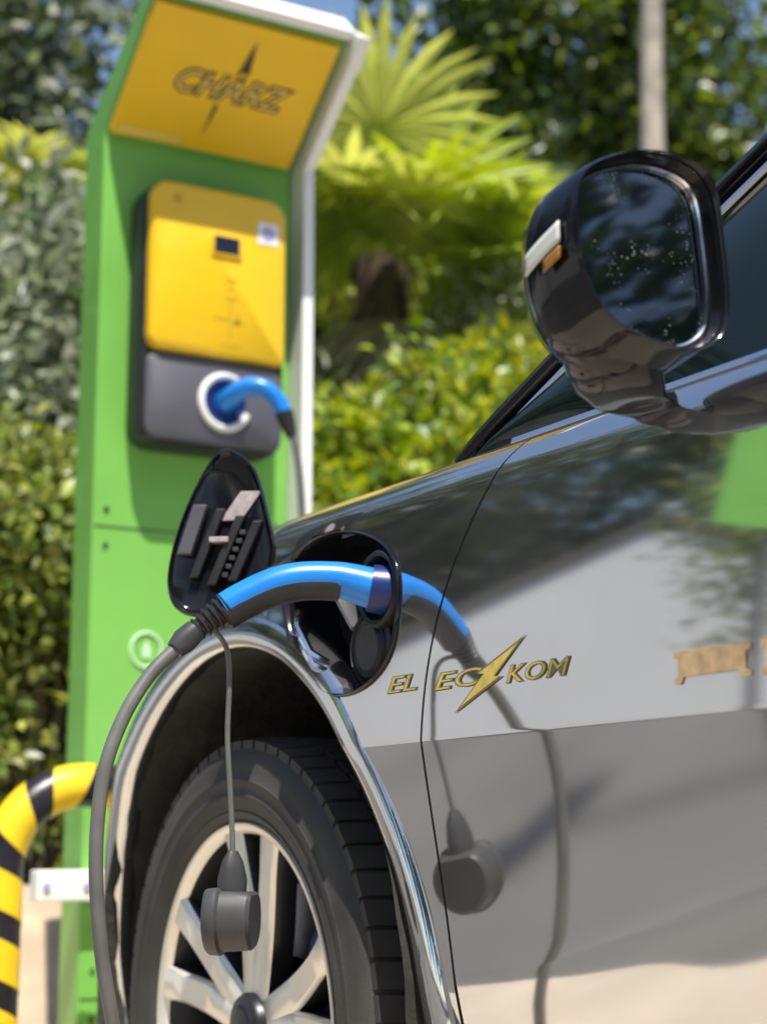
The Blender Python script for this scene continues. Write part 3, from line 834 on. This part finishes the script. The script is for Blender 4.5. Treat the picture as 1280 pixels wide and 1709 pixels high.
sgn = thing('bay_sign', 'green square sign on a thin pale pole, seen only reflected in the door', 'sign')  # sign added out of frame to put green into the door reflection
mb = MB(); mb.tube([(-2.34, 1.56, 0.0), (-2.34, 1.56, 2.28)], 0.022, 12); mb.build('pole', 'grey_plastic', sgn)
mb = MB(); mb.box((-2.60, 1.52, 1.78), (-2.08, 1.53, 2.26)); mb.build('plate', 'green', sgn, smooth=False, bevel=0.003)
mb = MB(); mb.box((-2.37, 1.533, 1.90), (-2.31, 1.56, 2.14)); mb.build('bracket', 'grey_plastic', sgn, smooth=False, bevel=0.003)

# ------------------------------------------------------------------ charging cable with both connectors
cab = thing('charging_cable', 'grey charging cable with blue connectors from charger box to the car port', 'charging cable')
path = [(-0.181, -0.320, 0.861), (-0.205, -0.316, 0.838), (-0.236, -0.314, 0.806), (-0.268, -0.317, 0.755), (-0.290, -0.320, 0.69), (-0.294, -0.317, 0.60), (-0.279, -0.304, 0.50), (-0.257, -0.290, 0.415), (-0.235, -0.26, 0.30), (-0.23, -0.20, 0.17), (-0.25, -0.08, 0.06), (-0.27, 0.12, 0.013), (-0.25, 0.45, 0.013), (-0.12, 0.80, 0.013), (0.16, 0.98, 0.013), (0.50, 1.02, 0.013), (0.68, 1.06, 0.03), (0.755, 1.12, 0.20), (0.760, 1.165, 0.6), (0.752, 1.18, 1.0), (0.735, 1.186, 1.30), (0.725, 1.186, 1.42), (0.714, 1.188, 1.485), (0.703, 1.194, 1.515)]
mb = MB(); mb.tube(crom_open(path, 10), 0.0082, 12); mb.build('cable', 'cable_grey', cab)
# car connector: blue grip
gp = crom_open([(0.004, -0.402, 0.911), (-0.020, -0.391, 0.918), (-0.040, -0.382, 0.922), (-0.075, -0.367, 0.921), (-0.105, -0.353, 0.913), (-0.135, -0.340, 0.897), (-0.153, -0.332, 0.885)], 6)
n = len(gp)
mb = MB(); mb.tube(gp, [0.0245 - 0.0035 * min(1, i / 12) - 0.0025 * (i / n) for i in range(n)], 20); grip = mb.build('car_connector', 'blue', cab, angle=60)
mb = MB(); mb.tube([(0.045, -0.421, 0.908), (0.016, -0.408, 0.909), (0.000, -0.4005, 0.912)], [0.029, 0.030, 0.0275], 24); mb.build('connector_nose', 'dark_blue', grip)
# dark soft grip under the handle
sp = [(p[0] + 0.001, p[1] - 0.001, p[2] - 0.0075) for p in gp[10:]]
mb = MB(); mb.tube(sp, [0.0185 - 0.001 * i / len(sp) for i in range(len(sp))], 16); mb.build('soft_grip', 'black_plastic', grip)
# ribbed strain relief
a = np.array((-0.150, -0.3335, 0.887)); b = np.array((-0.186, -0.318, 0.857)); mb = MB()
pts, rad = [], []
for k in range(25):
    t = k / 24; pts.append(tuple(a + (b - a) * t)); rad.append((0.0195 if k % 4 < 2 else 0.0150) * (1 - 0.34 * t))
mb.tube(pts, rad, 18); mb.build('strain_relief', 'black_plastic', grip, angle=25)
mb = MB(); mb.tube([(-0.183, -0.3195, 0.860), (-0.196, -0.317, 0.847), (-0.207, -0.316, 0.836)], [0.0135, 0.0150, 0.0110], 16); mb.build('cable_nut', 'dark_plastic', grip)
# dust cap on its strap
strap = crom_open([(-0.168, -0.326, 0.862), (-0.150, -0.312, 0.856), (-0.139, -0.312, 0.838), (-0.137, -0.314, 0.80), (-0.1385, -0.315, 0.74), (-0.135, -0.317, 0.68), (-0.132, -0.318, 0.63), (-0.131, -0.318, 0.603)], 6)
mb = MB(); mb.tube(strap, 0.0031, 8); mb.build('cap_strap', 'cable_grey', cab)
ax = np.array((0.78, -0.62, 0.0)); ax /= np.linalg.norm(ax)     # axis of the cap
cc = np.array((-0.128, -0.318, 0.538)); e2 = np.array((-ax[1], ax[0], 0)); e3 = np.array((0, 0, 1.0))
def cring(t, r, flat=0.0):
    out = []
    for q in np.linspace(0, 2 * math.pi, 33)[:-1]:
        u, v = r * math.cos(q), r * math.sin(q)
        v = min(v, r * (0.78 if flat else 1))
        out.append(tuple(cc + ax * t + e2 * u + e3 * v))
    return out
mb = MB(); mb.loft([cring(-0.026, 0.0005, 1), cring(-0.027, 0.034, 1), cring(-0.029, 0.039, 1), cring(-0.026, 0.0415, 1), cring(-0.014, 0.042, 1), cring(-0.011, 0.038, 1), cring(0.020, 0.036, 1), cring(0.024, 0.032, 1), cring(0.024, 0.004, 1)]); cap_o = mb.build('dust_cap', 'cap_grey', cab, angle=40)
mb = MB(); mb.loft([[tuple(np.array((-0.131, -0.318, z)) + np.array((w * math.cos(q), w * 0.7 * math.sin(q), 0))) for q in np.linspace(0, 2 * math.pi, 13)[:-1]] for z, w in ((0.560, 0.017), (0.580, 0.018), (0.600, 0.013), (0.612, 0.006))]); mb.build('strap_lug', 'dark_plastic', cap_o)
# station connector
wp = crom_open([(0.594, 1.305, 1.586), (0.600, 1.27, 1.600), (0.620, 1.235, 1.613), (0.650, 1.212, 1.608), (0.678, 1.200, 1.580), (0.694, 1.195, 1.545)], 6)
mb = MB(); mb.tube(wp, [0.023 - 0.006 * (i / len(wp)) for i in range(len(wp))], 18); sc_ = mb.build('station_connector', 'blue', cab, angle=60)
mb = MB(); mb.tube([(0.690, 1.1965, 1.556), (0.700, 1.193, 1.525), (0.708, 1.191, 1.500)], [0.021, 0.017, 0.011], 12); mb.build('strain_relief', 'black_plastic', sc_)

# ------------------------------------------------------------------ striped barrier
bar = thing('hoop_barrier', 'black and yellow striped steel hoop barrier in front of the green station', 'barrier')
TR = 0.042; rad_b = 0.16; zt_ = 0.732; xl, xr, yb = 0.075, 1.35, 1.15
bp_ = [(xl, yb, 0.0)] + [(xl, yb, z) for z in np.linspace(0.05, zt_ - rad_b, 26)]
bp_ += [(xl + rad_b - rad_b * math.cos(q), yb, zt_ - rad_b + rad_b * math.sin(q)) for q in np.linspace(0, math.pi / 2, 14)[1:]]
bp_ += [(x, yb, zt_) for x in np.linspace(xl + rad_b, xr - rad_b, 30)[1:]]
bp_ += [(xr - rad_b + rad_b * math.sin(q), yb, zt_ - rad_b + rad_b * math.cos(q)) for q in np.linspace(0, math.pi / 2, 14)[1:]]
bp_ += [(xr, yb, z) for z in np.linspace(zt_ - rad_b, 0.0, 20)[1:]]
mb = MB(); mb.tube(bp_, TR, 28); mb.build('hoop', 'tape_black', bar)
# yellow tape wound round it as a helix, one strip per turn
P = [Vector(p) for p in bp_]; cum = [0]
for i in range(1, len(P)): cum.append(cum[-1] + (P[i] - P[i - 1]).length)
tot = cum[-1]
def along(s):
    s = min(max(s, 0), tot - 1e-4)
    i = max(0, min(len(P) - 2, int(np.searchsorted(cum, s) - 1)))
    f = (s - cum[i]) / max(1e-9, cum[i + 1] - cum[i])
    p = P[i].lerp(P[i + 1], f)
    # blended tangent
    def tan(j): return (P[min(j + 1, len(P) - 1)] - P[max(j - 1, 0)]).normalized()
    t = tan(i).lerp(tan(i + 1), f).normalized()
    u = Vector((0, -1, 0)); w = t.cross(u).normalized()
    return p, u, w
pitch, wid = 0.126, 0.074
k = 0
s0 = -0.2
while s0 < tot + 0.1:
    rows = []
    for q in np.linspace(0, 2 * math.pi, 33):
        row = []
        for a_ in (0.0, 0.25, 0.5, 0.75, 1.0):
            s = s0 + pitch * q / (2 * math.pi) + wid * a_
            p, u, w = along(s)
            # start of each turn lies at the back of the tube
            an = math.pi - q
            row.append(p + (u * math.cos(an) + w * math.sin(an)) * (TR + 0.0012))
        rows.append(row)
    if s0 > 0.02 and s0 + pitch + wid < tot - 0.02:
        m_ = MB(); m_.grid(rows); m_.build('tape_stripe', 'tape_yellow', bar)
    s0 += pitch
for x in (xl, xr):
    mb = MB(); mb.lathe([(0, 0.0005), (0, 0.075), (0.012, 0.075), (0.014, 0.045)], (0, 0, 0), 24)
    mb.v = [(x + v[1], yb + v[2], 0.004 + v[0]) for v in mb.v]
    mb.build('foot_plate', 'tape_black', bar)

# ------------------------------------------------------------------ vegetation
def leaf_object(name, pts, dirs, nrm, length, width, cols, m, parent=None):
    """one mesh of folded kite leaves: pts base, dirs direction, nrm normal; arrays (N,3)"""
    N = len(pts)
    dirs = dirs / (np.linalg.norm(dirs, axis=1, keepdims=True) + 1e-9)
    side = np.cross(dirs, nrm); side /= (np.linalg.norm(side, axis=1, keepdims=True) + 1e-9)
    up = np.cross(side, dirs)
    L = length[:, None]; W = width[:, None]
    v0 = pts
    v1 = pts + dirs * L * 0.45 + side * W * 0.5 + up * W * 0.16
    v2 = pts + dirs * L - up * L * 0.10
    v3 = pts + dirs * L * 0.45 - side * W * 0.5 + up * W * 0.16
    v4 = pts + dirs * L * 0.5 - up * W * 0.02
    V = np.stack([v0, v1, v2, v3, v4], 1).reshape(-1, 3)
    base = (np.arange(N) * 5)[:, None]
    Fc = np.concatenate([base + np.array([[0, 4, 1]]), base + np.array([[1, 4, 2]]), base + np.array([[0, 3, 4]]), base + np.array([[3, 2, 4]])], 1).reshape(-1)
    me = bpy.data.meshes.new(name)
    me.vertices.add(len(V)); me.vertices.foreach_set('co', V.ravel().astype(np.float32))
    nf = N * 4
    me.loops.add(nf * 3); me.loops.foreach_set('vertex_index', Fc.astype(np.int32))
    me.polygons.add(nf); me.polygons.foreach_set('loop_start', np.arange(0, nf * 3, 3, dtype=np.int32))
    me.update(calc_edges=True)
    ca = me.color_attributes.new('Col', 'FLOAT_COLOR', 'POINT')
    C4 = np.ones((N, 5, 4), np.float32); C4[:, :, :3] = cols[:, None, :]
    ca.data.foreach_set('color', C4.ravel())
    me.materials.append(M[m])
    o = bpy.data.objects.new(name, me); COL.objects.link(o)
    if parent is not None: o.parent = parent
    return o

def unit(n):
    v = rng.normal(size=(n, 3)); return v / np.linalg.norm(v, axis=1, keepdims=True)

def palette(n, cols, jit=0.18):
    cols = np.array(cols); i = rng.integers(0, len(cols), n)
    t = rng.random((n, 1)) * 0.5
    c = cols[i] * (1 - t) + cols[rng.integers(0, len(cols), n)] * t
    return np.clip(c * (1 + rng.normal(0, jit, (n, 1))), 0.004, 0.9)

def clumps_leaves(centres, radii, per, leaf_l, leaf_w, cols, up_bias=0.5, aspect=1.0):
    P_, D_, N_, L_, W_ = [], [], [], [], []
    for c, r in zip(centres, radii):
        n = int(per * rng.uniform(0.7, 1.3))
        d = unit(n)
        rr = r * rng.random((n, 1)) ** 0.42
        p = np.array(c) + d * rr * np.array((1, 1, aspect))
        nd = d * 0.8 + unit(n) * 0.75 + np.array((0, 0, 0.15))
        nn = d * 0.5 + unit(n) * 0.5 + np.array((0, -0.15, up_bias))
        P_.append(p); D_.append(nd); N_.append(nn)
        s = rng.uniform(0.65, 1.25, n)
        L_.append(leaf_l * s); W_.append(leaf_w * s)
    P_ = np.concatenate(P_); D_ = np.concatenate(D_); N_ = np.concatenate(N_)
    return P_, D_, N_, np.concatenate(L_), np.concatenate(W_), palette(len(P_), cols)

BRIGHT = [(0.25, 0.34, 0.025), (0.35, 0.43, 0.03), (0.14, 0.23, 0.022), (0.46, 0.48, 0.05), (0.085, 0.15, 0.018)]
OLIVE = [(0.19, 0.26, 0.04), (0.27, 0.33, 0.055), (0.09, 0.14, 0.027), (0.38, 0.40, 0.09), (0.24, 0.27, 0.10)]
SILVER = [(0.55, 0.56, 0.46), (0.24, 0.30, 0.15), (0.36, 0.41, 0.27), (0.12, 0.17, 0.07), (0.48, 0.48, 0.38), (0.08, 0.12, 0.04)]  # silvery leaves; palest and darkest tones paint in sun speckle and gaps
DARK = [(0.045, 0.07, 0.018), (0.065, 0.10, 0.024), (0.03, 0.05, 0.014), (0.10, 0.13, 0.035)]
MID = [(0.10, 0.16, 0.025), (0.15, 0.22, 0.03), (0.06, 0.10, 0.02), (0.24, 0.29, 0.05)]

def shrub(base, top, rx, ry, label, cols, leaf=(0.072, 0.044), nclump=60, per=70, m='leaf', group=None, name='shrub', cr=0.16, low=0.7):
    x, y, z0 = base
    root = thing(name, label, 'shrub', group)
    h = top - z0
    C_, R_ = [], []
    for k in range(nclump):
        d = unit(1)[0]; d[2] = abs(d[2]) * 1.0 if rng.random() < low else d[2]
        f = rng.uniform(0.55, 1.0)
        zz = z0 + h * 0.5 + d[2] * h * 0.5 * f
        C_.append((x + d[0] * rx * f, y + d[1] * ry * f, zz)); R_.append(cr * rng.uniform(0.6, 1.25))
    P_, D_, N_, L_, W_, c = clumps_leaves(C_, R_, per, leaf[0], leaf[1], cols)
    # light and dark leaves: each tone drawn at random from the palette
    f = leaf_object('foliage', P_, D_, N_, L_, W_, c, m, root)
    mb = MB()
    for k in range(0, nclump, 3):
        cc_ = np.array(C_[k]); st_ = np.array((x + rng.uniform(-0.1, 0.1), y + rng.uniform(-0.1, 0.1), z0 - 0.05)); md = (cc_ + st_) / 2 + rng.normal(0, 0.05, 3)
        mb.tube([st_, md, cc_], [0.012, 0.008, 0.003], 5)
    mb.build('stems', 'twig', root)
    return root

def tree(base, height, crown_c, crown_r, label, cols, leaf=(0.10, 0.045), nclump=90, per=60, m='leaf', trunk_r=0.10, bark='bark', group=None, cr=0.42, lean=(0, 0), name='tree', fork_at=None):
    root = thing(name, label, 'tree', group)
    b = np.array(base); cc_ = np.array(crown_c); cr_ = np.array(crown_r)
    mb = MB()
    fork = np.array((b[0] + (cc_[0] - b[0]) * 0.75 + lean[0], b[1] + (cc_[1] - b[1]) * 0.75 + lean[1], cc_[2] - cr_[2] * 0.45))
    if fork_at is not None: fork = np.array(fork_at)
    pts = crom_open([b, b * 0.65 + fork * 0.35 + rng.normal(0, 0.04, 3), b * 0.3 + fork * 0.7 + rng.normal(0, 0.04, 3), fork], 6)
    mb.tube(pts, [trunk_r * (1 - 0.45 * i / len(pts)) for i in range(len(pts))], 12)
    C_, R_ = [], []
    for k in range(nclump):
        d = unit(1)[0]; f = rng.uniform(0.35, 1.0)
        C_.append(cc_ + d * cr_ * f); R_.append(cr * rng.uniform(0.55, 1.3))
    mb.build('trunk', bark, root)
    mb = MB()
    for k in range(0, nclump, 4):
        if fork_at is not None and C_[k][2] < fork[2] - 0.2: continue
        md = (fork + C_[k]) / 2 + rng.normal(0, 0.12, 3)
        mb.tube(crom_open([fork, md, C_[k]], 4), [trunk_r * 0.42, trunk_r * 0.38, trunk_r * 0.34, trunk_r * 0.30, trunk_r * 0.26, trunk_r * 0.22, trunk_r * 0.18, trunk_r * 0.13, trunk_r * 0.08], 6)
    mb.build('limbs', bark, root)
    P_, D_, N_, L_, W_, c = clumps_leaves(C_, R_, per, leaf[0], leaf[1], cols)
    leaf_object('crown', P_, D_, N_, L_, W_, c, m, root)
    return root

def fan_frond(root, base, direction, length, fan_r, cols, spread=150, nseg=26, droop=0.25, face=None):
    """petiole and a folded fan blade; fan lies in the plane of `direction` and a sideways vector"""
    d = np.array(direction, float); d /= np.linalg.norm(d)
    side = np.cross(d, (0, 0, 1.0)) if face is None else np.cross(d, face)
    side /= np.linalg.norm(side); nrm = np.cross(side, d)
    b = np.array(base, float); hub = b + d * length + np.array((0, 0, -droop * length * 0.2))
    V, Fc, Cc = [], [], []
    col0 = np.array(cols[rng.integers(0, len(cols))])
    # petiole as a narrow strip prism
    w = 0.008
    ring0 = [b + side * w, b + nrm * w, b - side * w, b - nrm * w]; ring1 = [hub + side * w * .7, hub + nrm * w * .7, hub - side * w * .7, hub - nrm * w * .7]
    V += ring0 + ring1; Cc += [col0 * 0.9] * 8
    Fc += [(0, 1, 5, 4), (1, 2, 6, 5), (2, 3, 7, 6), (3, 0, 4, 7)]
    for k in range(nseg):
        a = R(-spread + 2 * spread * k / (nseg - 1)) + rng.normal(0, 0.02)
        L = fan_r * (0.72 + 0.28 * math.cos(a * 0.55)) * rng.uniform(0.92, 1.06)
        rd = d * math.cos(a) + side * math.sin(a)
        pr = -d * math.sin(a) + side * math.cos(a)
        hw = fan_r * R(spread) / nseg * 1.05
        fold = nrm * hw * 0.55 * 0.5
        cseg = np.clip(col0 * rng.uniform(0.75, 1.25), 0.004, 0.9)
        sag = np.array((0, 0, -1.0))
        o = len(V)
        dr = droop * rng.uniform(0.6, 1.5)
        for t, ww in ((0.03, 0.12), (0.45, 0.50), (0.72, 0.42), (1.0, 0.03)):
            c = hub + rd * L * t + sag * L * dr * t ** 2.6
            h_ = hw * ww * (1 if t < 0.9 else 1)
            V += [c - pr * h_ - fold * ww, c + fold * ww, c + pr * h_ - fold * ww]; Cc += [cseg, cseg * 1.08, cseg]
        for j in range(3):
            q = o + j * 3
            Fc += [(q, q + 1, q + 4, q + 3), (q + 1, q + 2, q + 5, q + 4)]
    me = bpy.data.meshes.new('frond')
    me.from_pydata([tuple(v) for v in V], [], Fc)
    ca = me.color_attributes.new('Col', 'FLOAT_COLOR', 'POINT')
    C4 = np.ones((len(V), 4), np.float32); C4[:, :3] = np.array(Cc)
    ca.data.foreach_set('color', C4.ravel())
    me.materials.append(M['leaf_palm'])
    o = bpy.data.objects.new('frond', me); COL.objects.link(o); o.parent = root
    return o

PALM = [(0.30, 0.38, 0.055), (0.38, 0.46, 0.08), (0.20, 0.29, 0.04), (0.46, 0.49, 0.14)]
PALM_DRY = [(0.30, 0.26, 0.12), (0.22, 0.20, 0.08), (0.16, 0.12, 0.05)]
def fan_palm(base, crown, label, fr=0.62, n=16, extra=()):
    root = thing('fan_palm', label, 'palm')
    b = np.array(base); c = np.array(crown)
    mb = MB(); pts = [b + (c - b) * t for t in np.linspace(0, 1, 12)]
    mb.tube(pts, [0.13 + 0.012 * (i % 2) for i in range(12)], 12); mb.build('trunk', 'dead_frond', root)
    for (d, ln, r_, cols, dr, face) in extra:
        fan_frond(root, c, d, ln, r_, cols, droop=dr, face=face)
    for k in range(n):
        a = 2 * math.pi * k / n + rng.uniform(-0.2, 0.2); el = rng.uniform(-0.1, 0.9)
        fan_frond(root, c, (math.cos(a) * math.cos(el), math.sin(a) * math.cos(el), math.sin(el)), rng.uniform(0.45, 0.7) * fr / 0.62, fr * rng.uniform(0.8, 1.05), PALM, droop=rng.uniform(0.15, 0.45))
    for k in range(12):        # hanging dry skirt
        a = 2 * math.pi * k / 12 + rng.uniform(-0.2, 0.2)
        fan_frond(root, c + np.array((0, 0, -0.1)), (math.cos(a) * 0.6, math.sin(a) * 0.6, -0.75), rng.uniform(0.25, 0.45), fr * rng.uniform(0.7, 0.9), PALM_DRY, spread=70, nseg=16, droop=0.3)
    return root

bz = bank_z
# bright shrubs to the right of the station
hg = 'bright green shrubs on the bank'
shrub((1.80, 3.15, bz(1.8, 3.15)), 2.22, 0.42, 0.38, 'bright green leafy shrub right beside the white edge of the station', BRIGHT, nclump=70, per=75, group=hg)
shrub((2.15, 3.10, bz(2.1, 3.1)), 2.25, 0.42, 0.40, 'bright green shrub just above the middle of the car bonnet', BRIGHT, nclump=70, per=75, group=hg)
shrub((2.52, 3.25, bz(2.5, 3.2)), 2.52, 0.42, 0.40, 'bright green shrub between the car bonnet and the mirror', BRIGHT, nclump=75, per=75, group=hg)
shrub((2.98, 3.35, bz(3.0, 3.3)), 2.82, 0.45, 0.40, 'tallest yellow green shrub, half hidden behind the wing mirror', [(0.36, 0.38, 0.02), (0.44, 0.42, 0.03), (0.24, 0.30, 0.02), (0.15, 0.22, 0.02)], nclump=80, per=75, group=hg)
shrub((3.55, 3.5, bz(3.5, 3.5)), 2.7, 0.5, 0.45, 'green shrub behind the car window to the right of the mirror', MID, nclump=60, per=60, group=hg)
# grey green shrubs under the palm
sg_ = 'grey green shrubs under the palms'
shrub((3.35, 4.35, bz(3.3, 4.3)), 3.30, 0.55, 0.40, 'grey green shrub under the fan palm beside the mirror', SILVER + MID, leaf=(0.10, 0.022), nclump=55, per=45, m='leaf_matt', group=sg_, cr=0.2)
shrub((2.75, 4.45, bz(2.7, 4.4)), 2.75, 0.5, 0.35, 'dusky grey green shrub in the dark hollow below the palm', DARK + DARK + SILVER[:2], leaf=(0.11, 0.04), nclump=60, per=50, m='leaf_matt', group=sg_, cr=0.18)  # leaf tones darkened to paint in the shade under the palm
shrub((1.10, 4.1, bz(1.1, 4.1)), 3.12, 0.52, 0.40, 'silvery grey shrub left of the charger box', SILVER, leaf=(0.10, 0.048), nclump=90, per=55, m='leaf', group=sg_, cr=0.2)
shrub((0.45, 4.0, bz(0.4, 4.0)), 3.0, 0.5, 0.40, 'silvery grey shrub at the left edge of the picture', SILVER, leaf=(0.10, 0.048), nclump=80, per=55, m='leaf', group=sg_, cr=0.2)
# olive hedge plants at left
hl = 'olive hedge plants left of the station'
shrub((0.62, 2.75, 0.48), 1.86, 0.36, 0.28, 'olive green hedge plant left of the green pillar above the striped hoop', OLIVE, leaf=(0.055, 0.034), nclump=150, per=75, group=hl, cr=0.13, low=0.25)
shrub((0.15, 2.75, 0.48), 1.80, 0.36, 0.28, 'olive green hedge plant beyond the left edge, beside the striped hoop', OLIVE, leaf=(0.055, 0.034), nclump=80, per=60, group=hl, cr=0.13, low=0.25)
shrub((1.15, 2.80, 0.48), 1.75, 0.36, 0.28, 'olive green hedge plant hidden behind the green pillar', OLIVE, leaf=(0.055, 0.034), nclump=50, per=50, group=hl, cr=0.13, low=0.25)
shrub((1.65, 2.80, 0.48), 1.70, 0.36, 0.28, 'olive green hedge plant behind the car bonnet at the white flange', OLIVE + BRIGHT, leaf=(0.055, 0.034), nclump=60, per=60, group=hl, cr=0.13, low=0.25)

# palms
fan_palm((3.10, 4.9, bz(3.1, 4.9)), (3.05, 4.85, 3.40), 'bright fan palm rising behind the station and the mirror', fr=0.66, n=16,
         extra=(((0.20, -0.25, 0.92), 0.36, 0.74, PALM, 0.12, (0.5, 0.85, 0.1)), ((0.55, -0.2, 0.75), 0.40, 0.72, PALM, 0.2, (0.5, 0.85, 0.1)), ((-0.35, -0.15, 0.80), 0.36, 0.56, PALM, 0.15, (0.5, 0.85, 0.1)), ((0.85, -0.35, 0.30), 0.5, 0.72, PALM, 0.35, (0.5, 0.85, 0.3)), ((0.8, -0.6, 0.0), 0.5, 0.7, PALM, 0.45, (0.4, 0.6, 0.6)), ((-0.6, -0.5, 0.15), 0.4, 0.6, PALM, 0.4, (0.4, 0.6, 0.6))))
fan_palm((1.55, 5.1, bz(1.5, 5.1)), (1.50, 5.0, 3.50), 'small yellow green fan palm left of the station top', fr=0.34, n=11)

# trees at the back
tg = 'dark trees above the bank'
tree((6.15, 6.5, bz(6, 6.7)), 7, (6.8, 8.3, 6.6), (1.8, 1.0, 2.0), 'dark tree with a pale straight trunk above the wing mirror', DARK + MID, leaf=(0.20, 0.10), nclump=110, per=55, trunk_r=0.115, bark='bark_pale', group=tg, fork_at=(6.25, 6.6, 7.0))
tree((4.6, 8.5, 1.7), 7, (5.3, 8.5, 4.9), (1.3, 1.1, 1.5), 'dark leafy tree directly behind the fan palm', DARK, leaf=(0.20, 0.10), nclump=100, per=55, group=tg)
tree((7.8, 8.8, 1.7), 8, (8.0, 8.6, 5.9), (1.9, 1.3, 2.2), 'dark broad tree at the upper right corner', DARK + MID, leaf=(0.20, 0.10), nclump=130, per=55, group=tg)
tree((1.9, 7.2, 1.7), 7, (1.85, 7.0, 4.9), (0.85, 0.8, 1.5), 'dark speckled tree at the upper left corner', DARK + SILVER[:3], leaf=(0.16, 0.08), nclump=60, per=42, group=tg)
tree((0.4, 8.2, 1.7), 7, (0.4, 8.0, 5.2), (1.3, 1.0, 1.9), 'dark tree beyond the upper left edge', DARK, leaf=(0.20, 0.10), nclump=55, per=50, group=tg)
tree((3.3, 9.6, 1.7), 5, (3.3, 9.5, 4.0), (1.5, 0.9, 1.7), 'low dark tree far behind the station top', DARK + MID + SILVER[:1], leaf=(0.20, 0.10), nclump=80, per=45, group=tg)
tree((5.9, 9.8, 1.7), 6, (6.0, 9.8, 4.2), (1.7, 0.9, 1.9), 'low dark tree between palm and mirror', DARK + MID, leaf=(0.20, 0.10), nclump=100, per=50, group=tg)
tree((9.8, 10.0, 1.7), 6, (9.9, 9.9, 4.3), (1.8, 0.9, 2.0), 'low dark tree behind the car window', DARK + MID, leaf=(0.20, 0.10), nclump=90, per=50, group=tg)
# unseen trees and a white house added left for the door to mirror
rgp = 'trees left of the bay, mirrored in the car'
for i, (x, y, h, r_) in enumerate(((-2.2, 9.6, 7.5, 2.0), (-5.0, 9.6, 8.5, 2.3), (-8.4, 7.6, 9.0, 2.5), (-11.0, 4.4, 8.5, 2.4), (-7.2, 11.2, 9.5, 2.4), (-12.0, 0.5, 8.5, 2.5))):
    lab = ['dark tree mirrored in the front of the fender', 'dark tree mirrored above the charge port', 'dark tree mirrored in the upper door', 'dark tree mirrored at the door edge', 'tallest dark tree mirrored in the upper fender', 'dark tree mirrored below the wing mirror'][i]
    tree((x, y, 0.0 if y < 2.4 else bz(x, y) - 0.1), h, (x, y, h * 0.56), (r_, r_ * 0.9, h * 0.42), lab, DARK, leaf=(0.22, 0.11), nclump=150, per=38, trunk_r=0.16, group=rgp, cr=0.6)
bgp = 'trees behind the bay, mirrored in window and wing mirror'  # unseen trees added so window and mirror glass reflect dark
for i, (x, y, h, r_) in enumerate(((-11.5, -5.5, 9.5, 2.6), (-8.0, -9.5, 10, 2.7), (-3.8, -10.2, 10.0, 2.7), (0.8, -10.0, 10.0, 2.7), (5.2, -10.2, 10.0, 2.7), (10.5, -9.0, 9.0, 2.6))):
    lab = ['tree behind the camera at far left, dark in the window glass', 'tree behind the camera at left, dark in the window glass', 'tree straight behind the camera, dark in the window glass', 'tree behind the car, dark in the mirror glass', 'tree behind the car at right, dark in the mirror glass', 'tree behind the car at far right, dark in the mirror glass'][i]
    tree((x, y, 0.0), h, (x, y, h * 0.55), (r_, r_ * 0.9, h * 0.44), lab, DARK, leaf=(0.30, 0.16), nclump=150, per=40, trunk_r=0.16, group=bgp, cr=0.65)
house = thing('house', 'white gabled house, seen only as a pale reflection in the door', 'house')  # house put in and shaped to give the door its pale reflection
hd = np.array((0.75, 0.66, 0)); hd /= np.linalg.norm(hd); hn = np.array((hd[1], -hd[0], 0))      # wall direction and outward normal
ho = np.array((-4.75, 5.35, 0.0))
def hp(u, n_, z): q = ho + hd * u - hn * n_; return (q[0], q[1], z)
wl = [(-3.2, 0), (3.4, 0), (3.4, 1.15), (1.30, 1.85), (1.30, 2.02), (0.0, 3.0), (-0.2, 3.0), (-3.2, 1.75)]
mb = MB(); mb.loft([[hp(u, 0, z) for u, z in wl], [hp(u, 5, z) for u, z in wl]]); mb.build('wall', 'render_white', house, smooth=False)
for (ua, za, ub, zb) in ((-3.5, 1.63, -0.1, 3.05), (1.42, 1.94, -0.1, 3.05), (3.6, 1.09, 1.303, 1.86)):
    mb = MB(); vs = []
    for n_ in (-0.03, 5.2):
        vs += [hp(ua, n_, za), hp(ub, n_, zb), hp(ub, n_, zb + 0.12), hp(ua, n_, za + 0.12)]
    mb.add(vs, [(0, 1, 2, 3), (4, 7, 6, 5), (0, 4, 5, 1), (1, 5, 6, 2), (2, 6, 7, 3), (3, 7, 4, 0)]); mb.build('roof', 'roof_tile', house, smooth=False)
tree((-4.1, 3.1, 0.0), 3.2, (-4.15, 3.15, 2.35), (0.85, 0.7, 0.85), 'small olive green tree before the white house, mirrored in the door', OLIVE + MID, leaf=(0.09, 0.035), nclump=65, per=45, trunk_r=0.05, cr=0.26)  # tree added out of frame for an olive patch in the reflection
